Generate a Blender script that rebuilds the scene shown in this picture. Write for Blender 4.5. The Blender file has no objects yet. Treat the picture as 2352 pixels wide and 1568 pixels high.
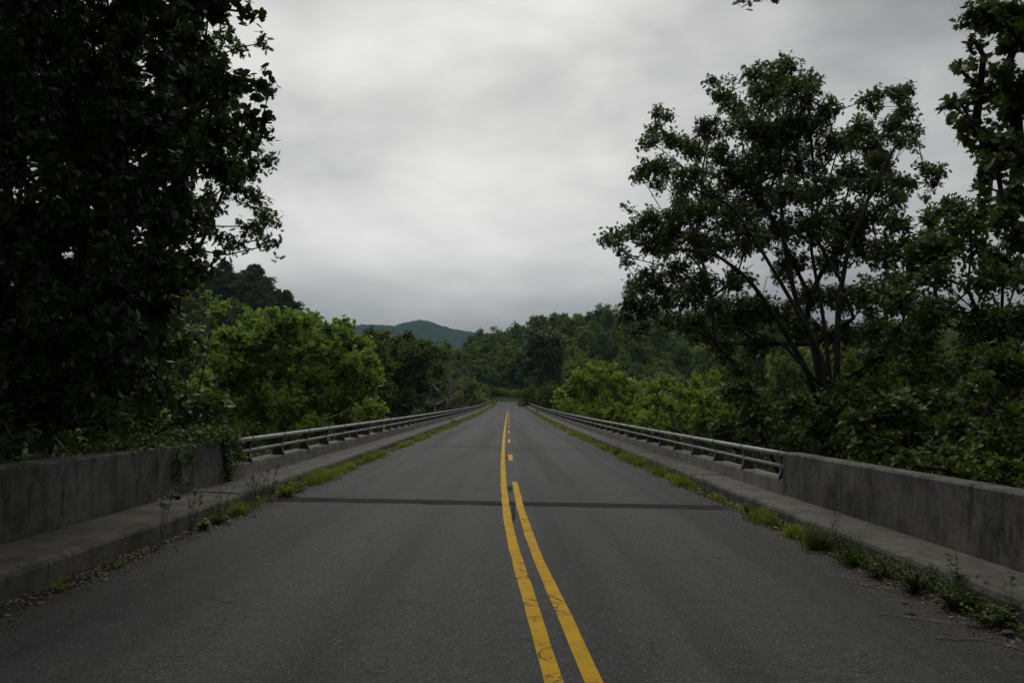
import bpy, math, random
import numpy as np
from math import radians, pi

# ---------------------------------------------------------------- camera, world, sun, exposure
SC = bpy.context.scene
COL = SC.collection
FPX = 1829.0                                        # focal length in measuring units of a 2352 wide frame
CAM_H = 1.5
_Y = np.array([-13., -146., -FPX]); _Y /= np.linalg.norm(_Y)
_r = radians(1.2)
_Z = np.array([math.sin(_r), math.cos(_r), 0.]); _Z -= _Y * _Z.dot(_Y); _Z /= np.linalg.norm(_Z)
_X = np.cross(_Y, _Z)
CM = np.array([_X, _Y, _Z])                         # rows: world axes seen in camera space
cam_d = bpy.data.cameras.new('camera'); cam = bpy.data.objects.new('camera', cam_d); COL.objects.link(cam)
cam_d.sensor_width = 36; cam_d.lens = 36 * FPX / 2352
cam_d.clip_start = .05; cam_d.clip_end = 20000
import mathutils
mw = mathutils.Matrix([[*CM[0], 0], [*CM[1], 0], [*CM[2], CAM_H], [0, 0, 0, 1]])
cam.matrix_world = mw
SC.camera = cam

def P(px, py, D):
    """world point at forward distance D (measured on the survey sheet, 2352 wide)"""
    d = np.array([(px - 1176) / FPX, -(py - 784) / FPX, -1.])
    w = CM @ d
    w = w / w[1] * D
    return np.array([w[0], D, w[2] + CAM_H])

SUN_EL, SUN_AZ = 58, -8                             # high, a little left of straight ahead
def make_world():
    w = bpy.data.worlds.new("World"); SC.world = w; w.use_nodes = True
    nt = w.node_tree; N = nt.nodes; L = nt.links; N.clear()
    def n(t, **k):
        o = N.new(t)
        for a, b in k.items(): setattr(o, a, b)
        return o
    def m(op, a, b=None, c=None, clamp=False):
        o = n('ShaderNodeMath', operation=op, use_clamp=clamp)
        for i, v in enumerate((a, b, c)):
            if v is None: continue
            if isinstance(v, (int, float)): o.inputs[i].default_value = v
            else: L.new(v, o.inputs[i])
        return o.outputs[0]
    tc = n('ShaderNodeTexCoord'); sep = n('ShaderNodeSeparateXYZ'); L.new(tc.outputs['Generated'], sep.inputs[0])
    x, y, z = sep.outputs
    zc = m('MAXIMUM', z, 0.0)
    zz = m('ADD', zc, .16)
    cx = n('ShaderNodeCombineXYZ'); L.new(m('DIVIDE', x, zz), cx.inputs[0]); L.new(m('DIVIDE', y, zz), cx.inputs[1])
    def noise(vec, scale, detail, rough, off=0., dist=0.):
        o = n('ShaderNodeTexNoise'); mp = n('ShaderNodeMapping')
        mp.inputs['Location'].default_value = (off, off * .7, off * .3)
        L.new(vec, mp.inputs[0]); L.new(mp.outputs[0], o.inputs['Vector'])
        o.inputs['Scale'].default_value = scale; o.inputs['Detail'].default_value = detail
        o.inputs['Roughness'].default_value = rough; o.inputs['Distortion'].default_value = dist
        return o.outputs['Fac']
    n1 = noise(cx.outputs[0], .75, 5, .5, 3.1, .3)
    n2 = noise(cx.outputs[0], 2.3, 6, .55, 7.7, .2)
    c3 = n('ShaderNodeCombineXYZ'); L.new(x, c3.inputs[0]); L.new(m('MULTIPLY', z, 2.0), c3.inputs[2]); L.new(y, c3.inputs[1])
    n3 = noise(c3.outputs[0], 3.6, 6, .5, 5.3, .25)
    cl = m('ADD', m('MULTIPLY', m('SUBTRACT', n1, .5), .6), m('ADD', m('MULTIPLY', m('SUBTRACT', n2, .5), .4), m('MULTIPLY', m('SUBTRACT', n3, .5), 1.3)))
    # brightest thin patch of cloud ahead (the hidden sun shows through there)
    def glow(az, el, p, amp):
        v = n('ShaderNodeVectorMath', operation='DOT_PRODUCT')
        a, e = radians(az), radians(el)
        L.new(tc.outputs['Generated'], v.inputs[0]); v.inputs[1].default_value = (math.sin(a) * math.cos(e), math.cos(a) * math.cos(e), math.sin(e))
        return m('MULTIPLY', m('POWER', m('MAXIMUM', v.outputs['Value'], 0.), p), amp)
    g = m('ADD', glow(-7, 9, 40, .26), glow(-5, 14, 6, .44))
    # thicker grey bank low over the hills
    low = n('ShaderNodeMapRange'); low.interpolation_type = 'SMOOTHSTEP'
    low.inputs[1].default_value = .03; low.inputs[2].default_value = .19; low.inputs[3].default_value = .20; low.inputs[4].default_value = 1.
    L.new(z, low.inputs[0])
    up = n('ShaderNodeMapRange'); up.inputs[1].default_value = .46; up.inputs[2].default_value = .85; up.inputs[3].default_value = 1.; up.inputs[4].default_value = 3.1
    L.new(z, up.inputs[0])
    b = m('MULTIPLY', m('ADD', m('ADD', .28, g), m('MULTIPLY', cl, .74)), low.outputs[0])
    b = m('MULTIPLY', m('MAXIMUM', b, .06), up.outputs[0])
    mix = n('ShaderNodeMix', data_type='RGBA')
    mix.inputs[6].default_value = (.99, .99, .99, 1); mix.inputs[7].default_value = (1., .982, .945, 1)
    fr = n('ShaderNodeMapRange'); fr.inputs[1].default_value = .2; fr.inputs[2].default_value = .75; L.new(b, fr.inputs[0]); L.new(fr.outputs[0], mix.inputs[0])
    sc = n('ShaderNodeVectorMath', operation='SCALE'); L.new(mix.outputs[2], sc.inputs[0]); L.new(b, sc.inputs['Scale'])
    e1 = n('ShaderNodeBackground'); L.new(sc.outputs[0], e1.inputs[0]); e1.inputs[1].default_value = SKY_GAIN
    sky = n('ShaderNodeTexSky', sky_type='NISHITA'); sky.sun_disc = False
    sky.sun_elevation = radians(SUN_EL); sky.sun_rotation = radians(SUN_AZ)
    e2 = n('ShaderNodeBackground'); L.new(sky.outputs[0], e2.inputs[0]); e2.inputs[1].default_value = .05
    ms = n('ShaderNodeMixShader'); ms.inputs[0].default_value = .06
    L.new(e1.outputs[0], ms.inputs[1]); L.new(e2.outputs[0], ms.inputs[2])
    out = n('ShaderNodeOutputWorld'); L.new(ms.outputs[0], out.inputs[0])
SKY_GAIN = 1.13
make_world()
sun_d = bpy.data.lights.new('sun', 'SUN'); sun = bpy.data.objects.new('sun', sun_d); COL.objects.link(sun)
sun_d.energy = .8; sun_d.angle = radians(25); sun_d.color = (1, .97, .92)
sun.rotation_euler = (radians(-(90 - SUN_EL)), 0, radians(-SUN_AZ))
vs = SC.view_settings; vs.view_transform = 'Standard'; vs.look = 'None'; vs.exposure = 0.0; vs.gamma = 1; vs.use_curve_mapping = False
SC.render.engine = 'CYCLES'
cy = SC.cycles
cy.use_denoising = True; cy.denoising_prefilter = 'ACCURATE'; cy.max_bounces = 6; cy.diffuse_bounces = 3; cy.glossy_bounces = 2; cy.transmission_bounces = 3
cy.transparent_max_bounces = 4; cy.volume_bounces = 0
cy.use_adaptive_sampling = True; cy.adaptive_threshold = .015
cy.sample_clamp_indirect = 4

rnd = np.random.default_rng(11)

# ---------------------------------------------------------------- materials
class Mat:
    def __init__(s, name):
        s.m = bpy.data.materials.new(name); s.m.use_nodes = True
        s.nt = s.m.node_tree; s.N = s.nt.nodes; s.L = s.nt.links; s.N.clear()
        s.out = s.n('ShaderNodeOutputMaterial')
    def n(s, t, **k):
        o = s.N.new(t)
        for a, b in k.items(): setattr(o, a, b)
        return o
    def put(s, v, sock):
        if isinstance(v, (int, float)): sock.default_value = v
        elif isinstance(v, tuple): sock.default_value = v if len(v) == 4 or len(sock.default_value) == 3 else (*v, 1)
        else: s.L.new(v, sock)
    def math(s, op, a, b=0., c=None, clamp=False):
        o = s.n('ShaderNodeMath', operation=op, use_clamp=clamp)
        s.put(a, o.inputs[0]); s.put(b, o.inputs[1])
        if c is not None: s.put(c, o.inputs[2])
        return o.outputs[0]
    def coord(s, scale=(1, 1, 1), loc=(0, 0, 0), kind='Position'):
        if kind == 'Position': src = s.n('ShaderNodeNewGeometry').outputs['Position']
        else: src = s.n('ShaderNodeTexCoord').outputs[kind]
        mp = s.n('ShaderNodeMapping'); mp.inputs['Scale'].default_value = scale; mp.inputs['Location'].default_value = loc
        s.L.new(src, mp.inputs[0]); return mp.outputs[0]
    def noise(s, vec, scale, detail=4, rough=.55, dist=0.):
        o = s.n('ShaderNodeTexNoise'); s.L.new(vec, o.inputs['Vector'])
        o.inputs['Scale'].default_value = scale; o.inputs['Detail'].default_value = detail
        o.inputs['Roughness'].default_value = rough; o.inputs['Distortion'].default_value = dist
        return o.outputs['Fac']
    def ramp(s, v, a, b, lo=0., hi=1., smooth=True):
        o = s.n('ShaderNodeMapRange')
        if smooth: o.interpolation_type = 'SMOOTHSTEP'
        s.put(v, o.inputs[0])
        for i, q in enumerate((a, b, lo, hi)): o.inputs[i + 1].default_value = q
        return o.outputs[0]
    def mix(s, f, a, b, blend='MIX'):
        o = s.n('ShaderNodeMix', data_type='RGBA', blend_type=blend)
        s.put(f, o.inputs[0]); s.put(a, o.inputs[6]); s.put(b, o.inputs[7]); return o.outputs[2]
    def bump(s, h, strength=.5, dist=.01):
        o = s.n('ShaderNodeBump'); o.inputs['Strength'].default_value = strength; o.inputs['Distance'].default_value = dist
        s.L.new(h, o.inputs['Height']); return o.outputs[0]
    def bsdf(s, col, rough=.8, spec=.5, normal=None, metal=0., out=True):
        o = s.n('ShaderNodeBsdfPrincipled'); s.put(col, o.inputs['Base Color']); s.put(rough, o.inputs['Roughness'])
        s.put(spec, o.inputs['Specular IOR Level']); s.put(metal, o.inputs['Metallic'])
        if normal is not None: s.L.new(normal, o.inputs['Normal'])
        if out: s.L.new(o.outputs[0], s.out.inputs[0])
        return o.outputs[0]

def leaf_mat(name, dark, light, trans=.35, rough=.5, spec=.3, nscale=.6, objvar=0.):
    M = Mat(name)
    isl = M.n('ShaderNodeNewGeometry').outputs['Random Per Island']
    nz = M.noise(M.coord(), nscale, 2)
    f = M.math('ADD', M.math('MULTIPLY', isl, .55), M.math('MULTIPLY', M.ramp(nz, .35, .65), .45), clamp=True)
    c = M.mix(f, dark, light)
    if objvar:
        r = M.n('ShaderNodeObjectInfo').outputs['Random']
        c2 = M.mix(r, (1 - objvar, 1 - objvar * .8, 1 + objvar * .3), (1 + objvar, 1 + objvar * .8, 1 - objvar * .3))
        c = M.mix(1., c, c2, 'MULTIPLY')
    a = M.bsdf(c, rough, spec, out=False)
    t = M.n('ShaderNodeBsdfTranslucent'); M.L.new(M.mix(1., c, (1.25, 1.25, .55), 'MULTIPLY'), t.inputs[0])
    ms = M.n('ShaderNodeMixShader'); ms.inputs[0].default_value = trans
    M.L.new(a, ms.inputs[1]); M.L.new(t.outputs[0], ms.inputs[2]); M.L.new(ms.outputs[0], M.out.inputs[0])
    return M.m

def bark_mat(name, a, b, scale=6):
    M = Mat(name)
    v = M.coord((1, 1, .25))
    f = M.noise(v, scale, 6, .65)
    M.bsdf(M.mix(M.ramp(f, .35, .65), a, b), .9, .2, M.bump(f, .8, .03))
    return M.m

def asphalt_mat():
    M = Mat('asphalt')
    p = M.coord()
    sep = M.n('ShaderNodeSeparateXYZ'); M.L.new(p, sep.inputs[0]); X, Yc = sep.outputs[0], sep.outputs[1]
    big = M.noise(M.coord((1.5, .04, 1)), 1.0, 3, .5)
    med = M.noise(p, 7, 6, .72)
    f = M.math('ADD', M.math('MULTIPLY', big, .8), M.math('MULTIPLY', med, .2))
    c = M.mix(M.ramp(f, .36, .64), (.0155, .0157, .0172), (.0445, .0448, .0456))
    # wheel paths, worn paler; gutters darker with silt
    w = M.math('ADD', X, M.math('MULTIPLY', M.math('SUBTRACT', M.noise(M.coord((.2, .06, 1)), 1., 2), .5), 1.2))
    tr = M.math('ADD', M.math('COSINE', M.math('MULTIPLY', w, 3.49)), 0.)
    c = M.mix(M.math('MULTIPLY', M.math('MULTIPLY', M.ramp(tr, -.7, .9), M.ramp(med, .3, .6, .55, 1.)), .55), c, (.0575, .0578, .0572))
    edge = M.math('MULTIPLY', M.ramp(M.math('ABSOLUTE', X), 2.6, 3.55), M.ramp(med, .3, .6, .4, .75))
    c = M.mix(edge, c, (.030, .030, .029))
    # exposed aggregate
    vo = M.n('ShaderNodeTexVoronoi'); vo.inputs['Scale'].default_value = 75; M.L.new(p, vo.inputs['Vector'])
    sx = M.n('ShaderNodeSeparateXYZ'); M.L.new(vo.outputs['Color'], sx.inputs[0])
    grain = M.math('MULTIPLY', M.ramp(sx.outputs[0], .80, .98), M.ramp(vo.outputs['Distance'], .5, .25))
    c = M.mix(M.math('MULTIPLY', M.math('MULTIPLY', grain, M.ramp(med, .35, .6, .25, 1.)), .8), c, (.26, .25, .22))
    pits = M.ramp(sx.outputs[1], .0, .6, .45, 1.15)
    c = M.mix(1., c, M.n('ShaderNodeCombineXYZ').outputs[0], 'MULTIPLY') if False else c
    pv = M.n('ShaderNodeVectorMath', operation='SCALE'); M.L.new(c, pv.inputs[0]); M.L.new(pits, pv.inputs['Scale']); c = pv.outputs[0]
    fine = M.noise(p, 160, 3, .7); gv = M.n('ShaderNodeVectorMath', operation='SCALE'); M.L.new(c, gv.inputs[0]); M.L.new(M.ramp(M.noise(p, 38, 3, .8), .35, .65, .72, 1.28), gv.inputs['Scale']); c = gv.outputs[0]
    # hairline cracks
    dv = M.n('ShaderNodeVectorMath', operation='ADD'); nn = M.n('ShaderNodeTexNoise'); nn.inputs['Scale'].default_value = 5; nn.inputs['Detail'].default_value = 4
    M.L.new(p, nn.inputs['Vector'])
    sc = M.n('ShaderNodeVectorMath', operation='SCALE'); M.L.new(nn.outputs['Color'], sc.inputs[0]); sc.inputs['Scale'].default_value = .35
    M.L.new(p, dv.inputs[0]); M.L.new(sc.outputs[0], dv.inputs[1])
    v2 = M.n('ShaderNodeTexVoronoi', feature='DISTANCE_TO_EDGE'); v2.inputs['Scale'].default_value = .75; M.L.new(dv.outputs[0], v2.inputs['Vector'])
    cr = M.math('MULTIPLY', M.ramp(v2.outputs['Distance'], .011, .002), M.ramp(M.noise(p, 1.1, 3), .50, .60))
    c = M.mix(cr, c, (.012, .012, .012))
    M.bsdf(c, .78, .33, M.bump(M.math('ADD', fine, M.math('MULTIPLY', vo.outputs['Distance'], .8)), .55, .004))
    return M.m

def concrete_mat(name, a, b, stain=.8, dark=(.035, .036, .03), moss=0.):
    M = Mat(name)
    p = M.coord()
    f = M.noise(p, 2.2, 8, .65)
    c = M.mix(M.ramp(f, .3, .7), a, b)
    st = M.noise(M.coord((1.0, 1.0, .42)), 3.6, 9, .74, .9)          # run-off streaks
    st2 = M.noise(M.coord((1.0, 1.0, .14), (4, 2, 1)), 11, 6, .7, .5)
    pat = M.noise(M.coord(loc=(9, 3, 1)), .9, 4, .6)
    k = M.math('MULTIPLY', M.ramp(M.math('ADD', M.math('MULTIPLY', st, .65), M.math('MULTIPLY', st2, .35)), .44, .62), M.ramp(pat, .35, .65, .35, 1.))
    c = M.mix(M.math('MULTIPLY', k, stain), c, dark)
    pale = M.math('MULTIPLY', M.ramp(M.noise(M.coord((1, 1, .12), (2, 7, 0)), 7, 5, .7), .62, .72), .35)
    c = M.mix(pale, c, (.26, .25, .225)); bl_ = M.noise(M.coord((1, 1, .7), (3, 1, 8)), 9, 8, .78); c = M.mix(M.ramp(bl_, .52, .68, 0, .55), c, dark); c = M.mix(M.ramp(bl_, .46, .34, 0, .35), c, (.24, .235, .21))
    if moss: c = M.mix(M.math('MULTIPLY', M.ramp(M.noise(p, 1.6, 6), .5, .7), moss), c, (.045, .055, .02))
    sp = M.noise(p, 60, 3, .7)
    c = M.mix(M.ramp(sp, .62, .75, 0, .4), c, (.03, .03, .028))
    M.bsdf(c, .93, .15, M.bump(M.math('ADD', f, M.math('MULTIPLY', sp, .3)), .5, .01))
    return M.m

def paint_mat():
    M = Mat('yellow_paint'); p = M.coord()
    f = M.noise(p, 5, 5)
    c = M.mix(M.ramp(f, .3, .7), (.46, .27, .006), (.58, .35, .012))
    nn = M.n('ShaderNodeTexNoise'); nn.inputs['Scale'].default_value = 14; nn.inputs['Detail'].default_value = 5; M.L.new(p, nn.inputs['Vector'])
    sc = M.n('ShaderNodeVectorMath', operation='SCALE'); M.L.new(nn.outputs['Color'], sc.inputs[0]); sc.inputs['Scale'].default_value = .16
    dv = M.n('ShaderNodeVectorMath', operation='ADD'); M.L.new(p, dv.inputs[0]); M.L.new(sc.outputs[0], dv.inputs[1])
    v2 = M.n('ShaderNodeTexVoronoi', feature='DISTANCE_TO_EDGE'); v2.inputs['Scale'].default_value = 3.2; M.L.new(dv.outputs[0], v2.inputs['Vector'])
    cr = M.math('MULTIPLY', M.ramp(v2.outputs['Distance'], .03, .008), M.ramp(M.noise(p, 1.3, 3), .50, .58))
    hol = M.ramp(M.noise(p, 45, 5, .75), .60, .67)
    sc2 = M.ramp(M.noise(M.coord((.3, 1, 1)), 60, 3, .6), .66, .72, 0, .5)
    k = M.math('MAXIMUM', M.math('MAXIMUM', cr, hol), sc2, clamp=True)
    c = M.mix(k, c, (.05, .045, .035))
    fine = M.noise(p, 160, 3, .7)
    M.bsdf(c, .75, .15, M.bump(fine, .5, .004)); return M.m

def plain(name, col, rough=.7, spec=.3, var=.25, scale=8, metal=0.):
    M = Mat(name); f = M.noise(M.coord(kind='Object'), scale, 5)
    lo = tuple(v * (1 - var) for v in col); hi = tuple(min(1, v * (1 + var)) for v in col)
    M.bsdf(M.mix(M.ramp(f, .3, .7), lo, hi), rough, spec, M.bump(f, .2, .004), metal); return M.m

def ground_mat():
    M = Mat('ground_cover'); p = M.coord()
    f = M.noise(p, .35, 8, .65); g = M.noise(p, 4., 6, .7)
    c = M.mix(M.ramp(f, .35, .65), (.018, .026, .008), (.05, .075, .018))
    c = M.mix(M.ramp(g, .5, .7, 0, .6), c, (.028, .022, .012))
    M.bsdf(c, .95, .1, M.bump(g, .8, .1)); return M.m

def mountain_mat(name, a, b):
    M = Mat(name); p = M.coord((.02, .02, .02)); f = M.noise(p, 3., 8, .7)
    v = M.n('ShaderNodeTexVoronoi'); v.inputs['Scale'].default_value = 4.; M.L.new(M.coord((.02, .02, .02)), v.inputs['Vector'])
    c = M.mix(M.ramp(f, .35, .65), a, b)
    c = M.mix(M.ramp(v.outputs['Distance'], .1, .7, 0, .6), c, (.012, .022, .008))
    M.bsdf(c, .95, .1); return M.m

MT = dict(
    asphalt=asphalt_mat(), paint=paint_mat(), ground=ground_mat(),
    wall=concrete_mat('weathered_concrete', (.075, .073, .066), (.165, .160, .146), .9, (.022, .022, .019)),
    curb=concrete_mat('sidewalk_concrete', (.085, .082, .073), (.145, .139, .122), .5, (.035, .034, .028), .3),
    par=concrete_mat('parapet_concrete', (.16, .155, .14), (.25, .24, .215), .55, (.06, .058, .048)),
    tar=plain('tar_seal', (.0235, .0235, .024), .95, .1, .3, 3),
    metal=plain('galvanised_rail', (.36, .36, .345), .55, .5, .18, 10, .35),
    post=plain('rusty_dark_post', (.055, .050, .045), .75, .3, .35, 25, .1),
    collar=plain('dull_steel_collar', (.16, .155, .145), .6, .4, .3, 25, .3),
    soil=plain('gutter_soil', (.030, .025, .018), .95, .1, .5, 30),
    twig=plain('dry_twig', (.26, .22, .17), .9, .2, .4, 30),
    deadleaf=plain('dead_leaf', (.14, .085, .045), .8, .2, .5, 20),
    flower=plain('white_petals', (.55, .55, .48), .8, .2, .1, 20),
    darkstone=plain('dark_pebble', (.03, .028, .025), .8, .2, .4, 20),
    white=plain('white_plastic', (.6, .6, .6), .6, .3, .05, 5),
    bark=bark_mat('oak_bark', (.014, .013, .011), (.040, .036, .031)),
    bark_pale=bark_mat('pale_bark', (.10, .095, .08), (.26, .25, .21), 2.5),
    bark_grey=bark_mat('grey_bark', (.05, .048, .042), (.12, .115, .10)),
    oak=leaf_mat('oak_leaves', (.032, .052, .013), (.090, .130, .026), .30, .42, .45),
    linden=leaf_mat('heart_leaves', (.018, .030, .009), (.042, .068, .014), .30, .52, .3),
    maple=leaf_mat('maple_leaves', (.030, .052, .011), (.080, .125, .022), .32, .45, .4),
    syc=leaf_mat('sycamore_leaves', (.095, .150, .030), (.25, .345, .085), .40, .55, .3, .5),
    bush=leaf_mat('bush_leaves', (.034, .060, .010), (.090, .140, .022), .38, .5, .35, .8),
    mid=leaf_mat('wood_leaves', (.050, .076, .015), (.13, .175, .032), .30, .65, .15, .25, .25),
    hill=leaf_mat('hill_leaves', (.062, .095, .022), (.18, .235, .050), .25, .7, .1, .12, .38),
    pine=leaf_mat('pine_needles', (.065, .092, .034), (.155, .185, .066), .12, .7, .15, .3, .2),
    silver=leaf_mat('silver_leaves', (.12, .16, .08), (.20, .25, .13), .3, .6, .2, .5),
    lime=leaf_mat('lime_leaves', (.105, .165, .026), (.25, .335, .065), .35, .6, .2, .4, .1),
    grass=leaf_mat('verge_grass', (.085, .125, .014), (.24, .29, .035), .35, .6, .25, 2.2),
    weed=leaf_mat('weed_leaves', (.045, .075, .012), (.110, .155, .025), .3, .6, .3, 3.),
    vine=leaf_mat('vine_leaves', (.040, .072, .012), (.100, .150, .025), .35, .5, .35, 3.),
)

# ---------------------------------------------------------------- mesh helpers
def nrm(a): return a / np.maximum(np.linalg.norm(a, axis=-1, keepdims=True), 1e-9)
def basis(d):
    up = np.zeros_like(d); up[:, 2] = 1; par = np.abs(d[:, 2]) > .97; up[par] = (1, 0, 0)
    u = nrm(np.cross(d, up)); return u, np.cross(u, d)

class MB:
    def __init__(s): s.v = []; s.l = []; s.z = []; s.mi = []; s.nv = 0
    def add(s, V, loops, sizes, mi=0):
        V = np.asarray(V, float).reshape(-1, 3)
        s.v.append(V); s.l.append(np.asarray(loops, np.int64).ravel() + s.nv); sizes = np.asarray(sizes, np.int64).ravel()
        s.z.append(sizes); s.mi.append(np.full(len(sizes), mi)); s.nv += len(V)
    def polys(s, V, F, mi=0): s.add(V, np.concatenate([np.asarray(f) for f in F]), [len(f) for f in F], mi)
    def box(s, x0, x1, y0, y1, z0, z1, mi=0):
        V = [(x, y, z) for z in (z0, z1) for y in (y0, y1) for x in (x0, x1)]
        s.polys(V, [(0, 2, 3, 1), (4, 5, 7, 6), (0, 1, 5, 4), (2, 6, 7, 3), (0, 4, 6, 2), (1, 3, 7, 5)], mi)
    def tubes(s, p0, p1, r0, r1, n=5, mi=0, over=.4):
        p0 = np.atleast_2d(p0); p1 = np.atleast_2d(p1); r0 = np.broadcast_to(r0, len(p0)); r1 = np.broadcast_to(r1, len(p0))
        d = nrm(p1 - p0); u, w = basis(d)
        p0 = p0 - d * (r0 * over)[:, None]; p1 = p1 + d * (r1 * over)[:, None]
        a = np.arange(n) * 2 * pi / n; c = np.cos(a)[None, :, None]; si = np.sin(a)[None, :, None]
        ring = u[:, None] * c + w[:, None] * si
        V = np.concatenate([p0[:, None] + ring * r0[:, None, None], p1[:, None] + ring * r1[:, None, None]], 1)
        i = np.arange(n); j = (i + 1) % n
        q = np.stack([i, j, j + n, i + n], 1)
        q = q[None] + (np.arange(len(p0)) * 2 * n)[:, None, None]
        s.add(V, q, np.full(len(p0) * n, 4), mi)
    def path(s, pts, rads, n=10, mi=0, caps=True):
        """one smooth skin along a polyline"""
        pts = np.asarray(pts, float); m = len(pts); t = np.gradient(pts, axis=0); t = nrm(t)
        u0 = np.cross(t[0], (0, 0, 1)); 
        if np.linalg.norm(u0) < .1: u0 = np.cross(t[0], (1, 0, 0))
        us = []; u = u0 / np.linalg.norm(u0)
        for k in range(m):
            u = u - t[k] * u.dot(t[k]); u = u / np.linalg.norm(u); us.append(u)
        us = np.array(us); w = np.cross(t, us); rads = np.broadcast_to(rads, m)
        a = np.arange(n) * 2 * pi / n
        V = pts[:, None] + (us[:, None] * np.cos(a)[None, :, None] + w[:, None] * np.sin(a)[None, :, None]) * np.asarray(rads)[:, None, None]
        F = [(k * n + i, k * n + (i + 1) % n, (k + 1) * n + (i + 1) % n, (k + 1) * n + i) for k in range(m - 1) for i in range(n)]
        if caps: F += [tuple(range(n))[::-1], tuple((m - 1) * n + i for i in range(n))]
        s.polys(V, F, mi)
    def leaves(s, T, pos, d, up, size, mi=0):
        """T = (verts k x 3: x across, y along, z normal ; polys)"""
        tv, tf = T; tv = np.asarray(tv, float); k = len(tv); n = len(pos)
        d = nrm(d); x = nrm(np.cross(d, up)); z = np.cross(x, d)
        size = np.broadcast_to(size, n)
        V = (x[:, None] * tv[None, :, 0:1] + d[:, None] * tv[None, :, 1:2] + z[:, None] * tv[None, :, 2:3]) * size[:, None, None] + pos[:, None]
        lf = np.concatenate([np.asarray(f) for f in tf]); sz = np.array([len(f) for f in tf])
        s.add(V, lf[None] + (np.arange(n) * k)[:, None], np.tile(sz, n), mi)
    def build(s, name, mats, parent=None, smooth=False, loc=None):
        me = bpy.data.meshes.new(name)
        V = np.concatenate(s.v); Lp = np.concatenate(s.l); Z = np.concatenate(s.z); MI = np.concatenate(s.mi)
        if loc is not None: V = V - np.asarray(loc, float)
        me.vertices.add(len(V)); me.vertices.foreach_set('co', V.astype(np.float32).ravel())
        me.loops.add(len(Lp)); me.loops.foreach_set('vertex_index', Lp.astype(np.int32))
        me.polygons.add(len(Z)); st = np.concatenate([[0], np.cumsum(Z)[:-1]])
        me.polygons.foreach_set('loop_start', st.astype(np.int32))
        me.polygons.foreach_set('loop_total', Z.astype(np.int32))
        me.update(calc_edges=True)
        me.polygons.foreach_set('material_index', MI.astype(np.int32))
        me.polygons.foreach_set('use_smooth', np.full(len(Z), smooth))
        for m in (mats if isinstance(mats, (list, tuple)) else [mats]): me.materials.append(m)
        me.update()
        o = bpy.data.objects.new(name, me); COL.objects.link(o)
        if parent is not None: o.parent = parent
        if loc is not None and parent is None: o.location = loc
        return o

def tag(o, label=None, cat=None, group=None, kind=None):
    if label: o['label'] = label
    if cat: o['category'] = cat
    if group: o['group'] = group
    if kind: o['kind'] = kind
    return o
def thing(name, label, cat, loc=(0, 0, 0), group=None):
    o = bpy.data.objects.new(name, None); COL.objects.link(o); o.location = loc; o.empty_display_size = .3
    return tag(o, label, cat, group)
def copy_tree(o, parent=None):
    c = o.copy(); COL.objects.link(c); c.parent = parent
    for ch in o.children: copy_tree(ch, c)
    return c

# leaf outlines: two halves folded on the midrib
def halves(pts, fold=.18, tip=1.):
    """pts: right-hand outline (x>=0,y) from base to tip, without the end points"""
    V = [(0, 0, 0)] + [(x, y, x * fold) for x, y in pts] + [(0, tip, 0)]; k = len(V)
    V += [(-x, y, x * fold) for x, y in pts]
    n = len(pts)
    return V, [tuple(range(n + 1)) + (k - 1,), (0, k - 1) + tuple(range(k + n - 1, k - 1, -1))]
T_OAK = halves([(.06, .12), (.30, .22), (.10, .36), (.40, .52), (.12, .60), (.30, .80), (.08, .80)])
T_HEART = halves([(.20, -.10), (.40, .10), (.42, .38), (.25, .70)], .15)
T_MAPLE = halves([(.14, .02), (.45, .10), (.26, .24), (.55, .52), (.24, .50), (.24, .74), (.10, .70)], .12)
T_OVAL = halves([(.18, .15), (.28, .42), (.20, .72)], .2)
T_SYC = halves([(.30, .0), (.50, .30), (.30, .45), (.34, .70)], .25)
T_CLUMP = ([(-.5, -.1, 0), (.1, -.5, .2), (.55, .05, -.05), (.15, .55, .15), (-.35, .4, .1), (0, 0, .25)], [(0, 1, 5), (1, 2, 5), (2, 3, 5), (3, 4, 5), (4, 0, 5)])
T_NEEDLE = ([(-.12, 0, 0), (.12, 0, 0), (.16, .6, .1), (0, 1.1, .0), (-.16, .6, .1)], [(0, 1, 2, 3, 4)])
T_QUAD = ([(-.45, 0, .1), (.0, -.45, -.05), (.5, .05, .12), (.05, .55, 0)], [(0, 1, 2, 3)])

def ball(n, rg, power=.45):
    d = nrm(rg.normal(size=(n, 3))); return d * (rg.random(n) ** power)[:, None]

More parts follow.
